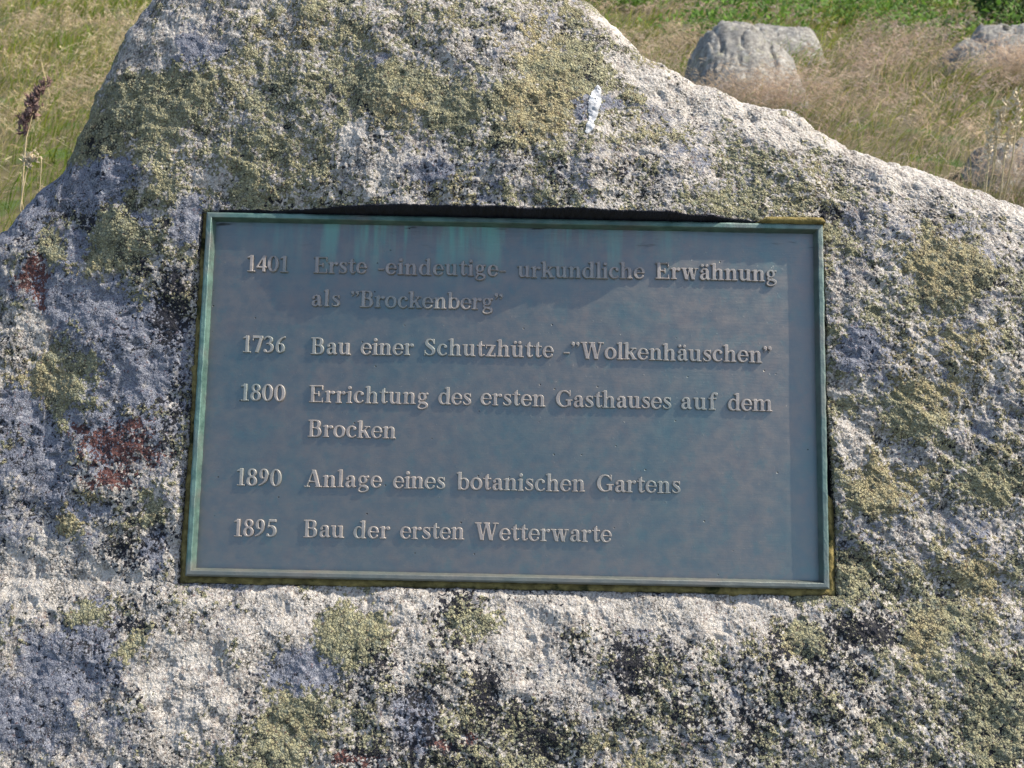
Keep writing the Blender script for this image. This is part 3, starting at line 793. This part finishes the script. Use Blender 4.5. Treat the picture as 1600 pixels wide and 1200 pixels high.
def glyph_mesh(ch):
    if ch in _cache: return _cache[ch]
    g = GL[ch]; st = .0125
    xs = np.arange(-.12, g.adv + .14, st); ys = np.arange(-.27, .80, st)
    xx, yy = np.meshgrid(xs, ys)
    D = g.sdf(xx, yy)
    outer = contour(D, xs, ys, 0.0); inner = contour(D, xs, ys, -BEV)
    pts, edges = [], []
    for L in outer + inner:
        b = len(pts); n = len(L)
        pts += [Vector(q) for q in L]; edges += [(b + i, b + (i + 1) % n) for i in range(n)]
    vo, eo, fo, *_r = geometry.delaunay_2d_cdt(pts, edges, [], 0, 1e-7)
    P = np.array([(v.x, v.y) for v in vo])
    F = np.array([f for f in fo if len(f) == 3])
    cen = P[F].mean(1)
    keep = g.sdf(cen[:, 0], cen[:, 1]) < 0
    F = F[keep]
    d = g.sdf(P[:, 0], P[:, 1])
    h = np.where(d > -BEV * .5, 1 - .28, 1.0)
    n0 = len(P)
    used = {}
    for f in F:
        for k in range(3):
            a, b = int(f[k]), int(f[(k + 1) % 3]); used[(a, b)] = used.get((a, b), 0) + 1
    bnd = [e_ for e_ in used if (e_[1], e_[0]) not in used]
    side = []
    low = np.concatenate([P, P]); hz = np.concatenate([h, np.full(n0, -.25)])
    for a, b in bnd: side.append((b, a, a + n0)); side.append((b, a + n0, b + n0))
    faces = np.concatenate([F, np.array(side)])
    u_ids, inv_ = np.unique(faces, return_inverse=True)
    r = (low[u_ids], hz[u_ids], inv_.reshape(-1, 3), (P[:, 0].min(), P[:, 0].max()))
    _cache[ch] = r
    return r
EM = 37.6 * .000835 * .98
def word(txt, x0, y0, x1, y1, acc):
    (ua_, va_), (ub_, vb_) = [tuple(float(q) for q in pix_plane(x, y, REL)) for x, y in ((x0, y0), (x1, y1))]
    L = math.hypot(ub_ - ua_, vb_ - va_); dx, dy = (ub_ - ua_) / L, (vb_ - va_) / L
    gl = [glyph_mesh(c) for c in txt]
    nat = sum(GL[c].adv for c in txt[:-1]) + gl[-1][3][1] - gl[0][3][0]
    sx = 1.0; trk = 0.0
    em = EM
    extra = L / em - nat
    if len(txt) > 1: trk = extra / (len(txt) - 1)
    if trk < -.02: sx = (L / em) / (nat - .02 * (len(txt) - 1)); trk = -.02
    elif trk > .09: sx = (L / em) / (nat + .09 * (len(txt) - 1)); trk = .09
    cur = -gl[0][3][0]
    for c, (P, h, F, _b) in zip(txt, gl):
        jy = random.uniform(-.008, .008); rot = random.uniform(-.008, .008)
        X_ = (cur + P[:, 0]) * sx; Y_ = P[:, 1] + jy + rot * (P[:, 0] - GL[c].adv / 2)
        uu2 = ua_ + (X_ * dx - Y_ * dy) * em; vv2 = va_ + (X_ * dy + Y_ * dx) * em
        acc[1].append(F + acc[2]); acc[0].append(np.stack([uu2, vv2, h * REL], -1)); acc[2] += len(P)
        cur += GL[c].adv + trk
def inscription(name, words):
    acc = [[], [], 0]
    for w_ in words: word(*w_, acc)
    return link(name, make_mesh(name, np.concatenate(acc[0]), np.concatenate(acc[1]), M_LETTER, False), plaque)
inscription("year_number", [("1401", 385, 423.7, 449.5, 425)])
inscription("text_line", [("Erste", 489, 426, 573, 427.3), ("-eindeutige-", 590, 428.3, 790, 431.4), ("urkundliche", 808, 433, 1007.5, 435.6), ("Erwähnung", 1024, 435.3, 1214, 439.8)])
inscription("text_line", [("als", 486, 478, 530.5, 478.6), ("”Brockenberg”", 547, 479.2, 785, 484)])
inscription("year_number", [("1736", 378, 550.3, 444.5, 551.5)])
inscription("text_line", [("Bau", 484.5, 553, 547.5, 554), ("einer", 562.5, 554, 646, 555), ("Schutzhütte", 662.5, 555, 865, 559), ("-”Wolkenhäuschen”", 880, 559.5, 1206, 567)])
inscription("year_number", [("1800", 375, 626, 444.7, 627)])
inscription("text_line", [("Errichtung", 482, 628.5, 668.5, 632), ("des", 684, 632, 736, 632.8), ("ersten", 750, 633, 852, 635.3), ("Gasthauses", 868, 635.8, 1049, 639), ("auf", 1064, 639.5, 1122, 640.5), ("dem", 1137, 641, 1207, 643)])
inscription("text_line", [("Brocken", 480, 682.5, 618, 685.5)])
inscription("year_number", [("1890", 368.6, 758.8, 438.7, 760)])
inscription("text_line", [("Anlage", 474.5, 760.5, 596, 762.7), ("eines", 613, 763, 695, 764.5), ("botanischen", 712.5, 765, 914, 768.5), ("Gartens", 932, 768.5, 1063.4, 771)])
inscription("year_number", [("1895", 364, 838, 431, 839)])
inscription("text_line", [("Bau", 473, 839.5, 537, 840.5), ("der", 551, 841, 608.6, 842), ("ersten", 624, 842, 725, 843.5), ("Wetterwarte", 741, 844, 956, 847.5)])

# ------------------------------------------------------------------ stones in the meadow
def ico(sub):
    import bmesh
    bm = bmesh.new(); bmesh.ops.create_icosphere(bm, subdivisions=sub, radius=1)
    v = np.array([q.co[:] for q in bm.verts]); f = np.array([[q.index for q in p.verts] for p in bm.faces]); bm.free()
    return v, f
ICO = ico(5)
def stone(outline, ybase, depth, label, seed, spots=False, amp=.75):
    """rounded block whose outline from the path follows the photo; real width, height and depth"""
    xs = [q[0] for q in outline]
    c0 = pix_ground((min(xs) + max(xs)) / 2, ybase)
    zf = (c0 - CAM) @ FW + depth * .45
    P = CAM + pix_dir(np.array(xs, float), np.array([q[1] for q in outline], float)) * zf
    X0, H = P[:, 0], P[:, 2]
    yc = P[:, 1].mean()
    nu_, nv_ = 90, 70
    uu3 = np.linspace(0, 1, nu_); xg = X0[0] + (X0[-1] - X0[0]) * uu3
    hg = np.interp(xg, X0, H)
    k5 = np.hanning(9); k5 /= k5.sum(); hg = np.convolve(np.pad(hg, 4, mode='edge'), k5, 'valid')
    v3 = np.linspace(-1, 1, nv_)[:, None]                # front foot .. crest .. back foot
    front = np.clip(-v3, 0, 1); backw = np.clip(v3, 0, 1)
    prof_ = np.where(v3 < 0, 1 - front ** 1.5, 1 - backw ** 3.0)
    end = np.sqrt(np.clip(1 - np.abs(2 * uu3 - 1) ** 5, 0, 1))[None, :]
    z = -.25 + (hg[None, :] + .25) * prof_ * (.35 + .65 * end)
    y = yc + np.where(v3 < 0, -np.abs(v3) ** 1.0 * 1.5, np.abs(v3) ** .8 * .7) * depth * (.45 + .55 * end) + .12 * (uu3[None, :] - .5)
    x = np.broadcast_to(xg[None, :], z.shape) + 0 * z
    n = .085 * fbm(x * 2.6 + seed, y * 2.2 + z * 2, 4, .5) + .035 * fbm(x * 9 + seed, z * 11 + y * 7, 4, .6)
    n = n - .05 * (np.abs(perlin(x * 3 + seed * 3, z * 5 + y * 2)) < .06)
    w1, w2, wc = worley(x * 2.4 + seed + .25 * n, y * 1.8 + z * 2.6)
    n = n + .13 * (wc - .5) * sstep(.0, .16, w2 - w1) - .03 * (1 - sstep(0, .05, w2 - w1))
    n = n * amp
    z = z + n * (prof_ < .995) + n * .35; y = y + n
    o = link("field_stone", make_mesh("field_stone", np.stack([x - c0[0], y - c0[1], z], -1).reshape(-1, 3), grid_faces(nv_, nu_), M_ROCK_SPOT if spots else M_ROCK))
    o.location = (c0[0], c0[1], 0)
    STONES.append((c0[0], yc, abs(X0[-1] - X0[0]) / 2, depth))
    return tag(o, label, "rock", "stones in the meadow")
STONES = []
stone([(1072, 84), (1086, 60), (1098, 42), (1125, 34), (1165, 33), (1184, 42), (1198, 66), (1222, 78), (1242, 98), (1256, 124), (1274, 168)], 172, .6,
      "rounded grey stone in the reddish grass right of the boulder's peak", 1.0)
stone([(1150, 48), (1178, 41), (1232, 44), (1270, 48), (1284, 56), (1296, 96)], 100, .5, "flat topped grey slab close behind the rounded stone", 4.0, False, .35)
stone([(1470, 86), (1492, 64), (1520, 56), (1535, 40), (1562, 36), (1600, 42), (1650, 50), (1700, 90)], 126, .55,
      "grey stone with dark moss spots under the dark shrub, top right corner", 7.3, True)
stone([(1512, 262), (1530, 242), (1555, 234), (1590, 232), (1640, 238), (1690, 280)], 300, .45,
      "low pale stone among dry grass just behind the boulder's right shoulder", 9.1)

# ------------------------------------------------------------------ meadow grass
def ribbons(base, direc, length, bend, width, tint0, tint1, nseg=3, face=None):
    """curved tapering blades; bend = horizontal vector reached at the tip"""
    n = len(base)
    side = np.cross(direc, rng.normal(size=(n, 3))) if face is None else face
    side /= np.linalg.norm(side, axis=1, keepdims=True) + 1e-9
    vs_, cs = [], []
    for k in range(nseg + 1):
        t = k / nseg
        c = base + direc * (length * t * (1 - .25 * t * np.linalg.norm(bend, axis=1) / np.maximum(length, .01)))[:, None] + bend * (t ** 2.2)
        w_ = (width * (1 - .85 * t ** 1.5))[:, None] * .5
        vs_ += [c - side * w_, c + side * w_]
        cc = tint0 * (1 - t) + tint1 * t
        cs += [cc, cc]
    v = np.stack(vs_, 1).reshape(-1, 3); c = np.stack(cs, 1).reshape(-1, 3)
    b = (np.arange(n) * 2 * (nseg + 1))[:, None, None]
    k = np.arange(nseg)[None, :, None] * 2
    f = (b + k + np.array([0, 1, 3, 2])[None, None, :]).reshape(-1, 4)
    return v, c, f
def merge(parts):
    off = 0; V_, C_, F_ = [], [], []
    for v, c, f in parts:
        V_.append(v); C_.append(c); F_.append(f + off); off += len(v)
    V_ = np.concatenate(V_); C_ = np.concatenate(C_); F_ = np.concatenate(F_)
    return V_, np.concatenate([np.clip(C_, 0, 1), np.ones((len(C_), 1))], 1), F_
def scatter(n_den, r0, r1, half_deg, power=1.0):
    area = math.radians(half_deg) * (r1 ** 2 - r0 ** 2)
    n = int(area * n_den)
    r = np.sqrt(rng.random(n) * (r1 ** 2 - r0 ** 2) + r0 ** 2)
    a = (rng.random(n) * 2 - 1) * math.radians(half_deg)
    x = r * np.sin(a); y = r * np.cos(a)
    return x, y
silx = np.array([p[0] for p in OUT]); sily = np.array([p[1] for p in OUT])
def visible(x, y, lift=.35):
    P = np.stack([x, y, np.full(x.shape, lift)], -1)
    qx_, qy_, z_ = to_pix(P)
    return (qy_ < np.interp(qx_, silx, sily) + 40) & (qx_ > -150) & (qx_ < 1750)
def pick(pal, n): 
    pal = np.array(pal); return pal[rng.integers(0, len(pal), n)] * rng.uniform(.8, 1.2, (n, 1))
GREEN = [(.14, .21, .018), (.19, .25, .025), (.24, .26, .035), (.10, .17, .015), (.27, .24, .05)]
TAN = [(.46, .36, .20), (.54, .42, .25), (.36, .27, .15), (.48, .36, .21), (.60, .49, .32)]
RUST = [(.36, .25, .19), (.42, .30, .235), (.27, .185, .14), (.46, .35, .28), (.37, .29, .27)]
parts = []
def keepout(x, y):
    return ~((np.abs(x) < 1.35) & (y > .2) & (y < 2.4))
for (den_b, den_c, r0, r1, hd, only) in ((260, 230, 2.4, 6, 36, 'vis'), (230, 210, 6, 13, 36, 'vis'), (90, 90, 13, 24, 34, 'vis'), (30, 26, 2.0, 12, 75, 'rest'), (10, 8, 24, 45, 30, 'vis')):
    for kind, den in (('b', den_b), ('c', den_c)):
        x, y = scatter(den, r0, r1, hd)
        if only == 'vis':       # growing in tussocks
            ncl = max(len(x) // 9, 1)
            cxs, cys = scatter(den / 9, r0, r1, hd); ncl = len(cxs)
            pick_ = rng.integers(0, ncl, len(x)); loose = rng.random(len(x)) < .35
            x = np.where(loose, x, cxs[pick_] + rng.normal(0, .06, len(x))); y = np.where(loose, y, cys[pick_] + rng.normal(0, .06, len(y)))
        dryf = np.zeros(len(x))
        if only == 'vis' and r0 == 6:   # dry grass crowding against the stones
            for (sx_, sy_, sw_, sd_) in (STONES[0], STONES[2], STONES[3]):
                m_ = 750 if kind == 'c' else 160
                x = np.concatenate([x, sx_ - sw_ * .30 + rng.normal(0, sw_ * .62, m_)]); y = np.concatenate([y, sy_ - sd_ * rng.uniform(1.1, 2.2, m_)]); dryf = np.concatenate([dryf, np.ones(m_)])
        vis_ = visible(x, y)
        k = (vis_ if only == 'vis' else ~vis_) & keepout(x, y)
        for (sx_, sy_, sw_, sd_) in STONES: k &= ~((np.abs(x - sx_) < sw_ * .95) & (np.abs(y - sy_ + .2 * sd_) < sd_ * .5))
        x, y, dryf = x[k], y[k], dryf[k]; n = len(x)
        zone = fbm(x * .8, y * .5, 3, seed=33.0)          # patches of green among the dry grass
        qx_, qy_, _ = to_pix(np.stack([x, y, np.full(n, .15)], -1))
        gz = zone * 1.7 + .35 * sstep(70, 0, qy_) * (qx_ > 900) + .04 + .30 * sstep(300, 60, qx_) * sstep(120, 300, qy_)
        gz = gz - .9 * dryf
        if kind == 'c':
            k = rng.random(n) < np.clip(.62 - gz * 1.7, .08, 1); x, y, gz, qx_, dryf = x[k], y[k], gz[k], qx_[k], dryf[k]; n = len(x)
        z = ground_z(x, y)
        base = np.stack([x, y, z], -1)
        far = np.clip(np.hypot(x, y) / 8, .7, 2.4)
        # the wind has combed the grass in swathes
        wa = 2.6 * fbm(x * .9, y * .6, 3, seed=44.0) + .2
        wind = np.stack([np.cos(wa), np.sin(wa) * .7, np.zeros(n)], -1)
        tone = (1 + .55 * fbm(x * 2.6, y * 2.2, 3, seed=66.0))[:, None] * rng.uniform(.75, 1.2, (n, 1))
        lean = rng.normal(0, .20, (n, 3)) + wind * .25; lean[:, 2] = 1; lean /= np.linalg.norm(lean, axis=1, keepdims=True)
        if kind == 'b':
            ln = rng.uniform(.12, .36, n) * (1 + .35 * np.clip(gz, -1, 1))
            be = (rng.normal(0, .55, (n, 3)) + wind * .6) * .55 * ln[:, None]; be[:, 2] = -np.abs(be[:, 2]) * .4
            t1 = pick(GREEN, n); dry = rng.random(n) < np.clip(.28 - gz * .5, .05, .6); t1[dry] = pick(TAN, dry.sum())
            t1 = t1 * tone
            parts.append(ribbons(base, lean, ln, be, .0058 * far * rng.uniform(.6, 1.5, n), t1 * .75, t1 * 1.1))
        else:
            ln = rng.uniform(.22, .50, n) * (1 + .35 * dryf)
            be = (rng.normal(0, .45, (n, 3)) + wind * rng.uniform(.3, 1.5, (n, 1))) * .42 * ln[:, None]; be[:, 2] = -np.abs(be[:, 2]) * .7 - .1 * ln
            rusty = np.clip(sstep(700, 1200, qx_) + .8 * fbm(x * .9, y * .7, 2, seed=55.0) - .35 * dryf, 0, 1)[:, None]
            t0 = pick(TAN, n) * (1 - rusty * .85) + pick(RUST, n) * rusty * .85
            t0 = t0 * tone
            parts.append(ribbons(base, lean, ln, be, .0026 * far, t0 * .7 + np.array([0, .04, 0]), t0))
            for q in range(5):
                tt_ = rng.uniform(.60, 1.0, n)
                c = base + lean * (ln * tt_ * (1 - .25 * tt_ * np.linalg.norm(be, axis=1) / ln))[:, None] + be * (tt_ ** 2.2)[:, None]
                dr = be / (np.linalg.norm(be, axis=1, keepdims=True) + 1e-6) * .9 + lean * .45 + rng.normal(0, .38, (n, 3))
                dr /= np.linalg.norm(dr, axis=1, keepdims=True)
                l2 = rng.uniform(.03, .09, n)
                be2 = np.zeros((n, 3)); be2[:, 2] = -.3 * l2
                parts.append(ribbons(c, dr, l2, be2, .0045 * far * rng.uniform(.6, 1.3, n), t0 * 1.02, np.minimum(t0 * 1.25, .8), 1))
Vg, Cg, Fg = merge(parts)
tag(link("meadow_grass", make_mesh("meadow_grass", Vg, Fg, M_GRASS, True, {"tint": Cg})), "dry tan and green meadow grass with fine seed heads", kind="stuff")
print("grass verts", len(Vg), "boulder verts", nu * (nr + nbk))

# leafy ground cover along the far edge of the view
def leaves(centres, size, up, cols):
    n = len(centres)
    d = rng.normal(0, 1, (n, 3)); d[:, 2] = np.abs(d[:, 2]) * .6 + .1; d /= np.linalg.norm(d, axis=1, keepdims=True)
    s = np.cross(d, np.array([0, 0, 1.0])) + rng.normal(0, .3, (n, 3)); s /= np.linalg.norm(s, axis=1, keepdims=True)
    L = size * rng.uniform(.6, 1.3, n)
    nrm_ = np.cross(d, s)
    a = centres; b = centres + d * (L * .5)[:, None] + s * (L * .28)[:, None] + nrm_ * (L * .06)[:, None]
    c = centres + d * L[:, None]; e_ = centres + d * (L * .5)[:, None] - s * (L * .28)[:, None] + nrm_ * (L * .06)[:, None]
    v = np.stack([a, b, c, e_], 1).reshape(-1, 3)
    return v, np.repeat(cols, 4, 0), (np.arange(n) * 4)[:, None] + np.arange(4)[None, :]
gp = []
for _ in range(420):
    xx_ = rng.uniform(940, 1640); yy_ = rng.uniform(-40, 24) if rng.random() < .7 else rng.uniform(10, 75)
    c = pix_ground(xx_, yy_)
    if fbm(np.array([c[0] * .8]), np.array([c[1] * .35]), 3, seed=77.0)[0] < -.02: continue
    n = rng.integers(40, 110)
    r_ = rng.uniform(.12, .30)
    q = rng.normal(0, 1, (n, 3)) * np.array([r_, r_, .10]); q[:, 2] = np.abs(q[:, 2]) + .04
    gp.append(leaves(c + q * np.array([1, 1, rng.uniform(.8, 2.4)]), .085, 0, pick([(.05, .11, .015), (.09, .17, .025), (.15, .25, .05)], n)))
Vh, Ch, Fh = merge(gp)
tag(link("leafy_herbs", make_mesh("leafy_herbs", Vh, Fh, M_GRASS, False, {"tint": Ch})), "low green leafy herbs along the top of the meadow", kind="stuff")

# dark shrub at the top right corner
sc = pix_ground(1592, 62)
shr = empty("leafy_shrub", (sc[0], sc[1] + .3, 0))
tag(shr, "dark green leafy shrub behind the mossy stone, top right corner", "shrub")
n = 2600
q = rng.normal(0, 1, (n, 3)); q /= np.linalg.norm(q, axis=1, keepdims=True)
lob = 1 + .35 * fbm(q[:, 0] * 2.2 + 3, q[:, 2] * 2.2 + q[:, 1] * 2, 3)
q = q * (lob * rng.uniform(.35, 1, n) ** .4)[:, None] * np.array([.50, .40, .50]) + np.array([0, 0, .46])
q = q[q[:, 2] > .03]
v, c, f = leaves(q, .07, 0, pick([(.025, .055, .012), (.04, .085, .02), (.055, .10, .025)], len(q)))
link("foliage", make_mesh("foliage", v, f, M_GRASS, False, {"tint": np.concatenate([c, np.ones((len(c), 1))], 1)}), shr)
nb_ = 16
b0 = np.zeros((nb_, 3)); dd = rng.normal(0, .5, (nb_, 3)); dd[:, 2] = 1; dd /= np.linalg.norm(dd, axis=1, keepdims=True)
v, c, f = ribbons(b0, dd, rng.uniform(.4, .75, nb_), rng.normal(0, .05, (nb_, 3)), np.full(nb_, .014), np.full((nb_, 3), .05), np.full((nb_, 3), .06), 4)
link("stem", make_mesh("stem", v, f, M_GRASS, True, {"tint": np.concatenate([c, np.ones((len(c), 1))], 1)}), shr)

# ------------------------------------------------------------------ grass stalks close to the stone
def tube(path, rad, sides=6):
    path = np.array(path); n = len(path); rad = np.broadcast_to(rad, n)
    tg = np.gradient(path, axis=0); tg /= np.linalg.norm(tg, axis=1, keepdims=True)
    a = np.cross(tg, np.array([.3, 1, .1])); a /= np.linalg.norm(a, axis=1, keepdims=True); b = np.cross(tg, a)
    th_ = np.arange(sides) / sides * 2 * np.pi
    v = path[:, None, :] + (a[:, None, :] * np.cos(th_)[None, :, None] + b[:, None, :] * np.sin(th_)[None, :, None]) * rad[:, None, None]
    f = [(i * sides + k, i * sides + (k + 1) % sides, (i + 1) * sides + (k + 1) % sides, (i + 1) * sides + k) for i in range(n - 1) for k in range(sides)]
    return v.reshape(-1, 3), np.array(f)
M_STEM = mat_simple("dry_straw", (.33, .26, .14), (.45, .37, .22), 120, .7, .3, .001)
M_SEED = mat_simple("purple_seed_head", (.10, .058, .052), (.25, .160, .125), 300, .8, .5, .001)
M_PALE = mat_simple("pale_seed_head", (.42, .34, .21), (.60, .50, .35), 300, .8, .5, .001)
def spikelets(centres, axis, size, n):
    vs_, fs, off = [], [], 0
    for c, s in zip(centres, size):
        for _ in range(n):
            d = axis * .9 + rng.normal(0, .55, 3); d /= np.linalg.norm(d)
            p0 = c + rng.normal(0, .35, 3) * s
            L = s * rng.uniform(1.0, 1.7); w_ = s * rng.uniform(.22, .36)
            a = np.cross(d, rng.normal(size=3)); a /= np.linalg.norm(a); b = np.cross(d, a)
            ring_ = [p0] + [p0 + d * L * .4 + (a * math.cos(k * 2.094) + b * math.sin(k * 2.094)) * w_ for k in range(3)] + [p0 + d * L]
            vs_ += ring_; o_ = off
            fs += [(o_, o_ + 1, o_ + 2), (o_, o_ + 2, o_ + 3), (o_, o_ + 3, o_ + 1), (o_ + 4, o_ + 2, o_ + 1), (o_ + 4, o_ + 3, o_ + 2), (o_ + 4, o_ + 1, o_ + 3)]
            off += 5
    return np.array(vs_), np.array(fs)
def stalk(pix, dist, head, seedmat, label, size, nsp, rad=.0011):
    """stem through photo pixels at the given distance, seed clusters at 'head' pixels"""
    P = np.array([CAM + pix_dir(*q) * dist for q in pix])
    foot = P[-1].copy(); foot[2] = -.02; foot[1] += .03; foot[0] -= .01
    t = np.linspace(0, 1, len(P) + 1); tt2 = np.linspace(0, 1, 24)
    Q = np.concatenate([P, foot[None]])
    path = np.stack([np.interp(tt2, t, Q[:, k]) for k in range(3)], -1)
    base = foot
    o = empty("grass_stalk", base)
    v, f = tube(path[::-1] - base, np.linspace(rad * 1.5, rad * .6, 24))
    link("stem", make_mesh("stem", v, f, M_STEM), o)
    H = np.array([CAM + pix_dir(*q) * dist for q in head]) - base
    v, f = spikelets(H, UP, size, nsp)
    link("seed_head", make_mesh("seed_head", v, f, seedmat, False), o)
    return tag(o, label, "grass stalk", "tall grass stalks by the boulder")
stalk([(76, 127), (66, 143), (54, 165), (48, 190), (41, 215), (37, 260), (33, 330)], 1.75,
      [(76, 128), (71, 133), (66, 140), (62, 145), (56, 148), (49, 155), (58, 158), (46, 163), (50, 172), (55, 178), (46, 183), (40, 188), (36, 196), (38, 205), (33, 184)],
      M_SEED, "grass stalk with a purple brown cluster of seeds at the left edge", [.006, .007, .008, .008, .009, .009, .009, .009, .011, .012, .010, .010, .011, .010, .006], 13)
stalk([(47, 243), (44, 255), (40, 275), (36, 295), (31, 330)], 1.72, [(46, 246), (50, 250), (42, 252), (44, 259)], M_PALE,
      "short grass stalk with a pale fluffy head beside the purple one", [.007, .007, .006, .006], 26)
stalk([(53, 236), (60, 243), (65, 250), (62, 300), (50, 345)], 1.76, [(54, 236), (59, 242), (64, 248)], M_PALE,
      "thin grass stalk with a small nodding pale tip right of the fluffy head", [.004, .004, .004], 5, .0007)
rr = [(1573, 163, 1560, 196), (1566, 178, 1556, 215), (1584, 196, 1570, 240), (1549, 205, 1545, 250), (1590, 148, 1588, 190)]
labs = ["pale grass stalk leaning right above the low pale stone, tallest of the near dry stalks", "pale grass stalk with a narrow head left of the tallest dry stalk",
        "pale grass stalk drooping over the low pale stone", "pale grass stalk standing at the left end of the low pale stone", "slim pale grass stalk at the right edge of the picture"]
for (x0, y0, x1, y1), lab in zip(rr, labs):
    hd = [(x0 + (x1 - x0) * t + random.uniform(-3, 3), y0 + (y1 - y0) * t) for t in np.linspace(0, 1, 7)]
    stalk([(x0, y0), ((x0 * .4 + x1 * .6), (y0 * .4 + y1 * .6)), (x1, y1), (x1 - 6, y1 + 60)], 3.6, hd, M_PALE, lab, [.015] * 7, 7, .002)
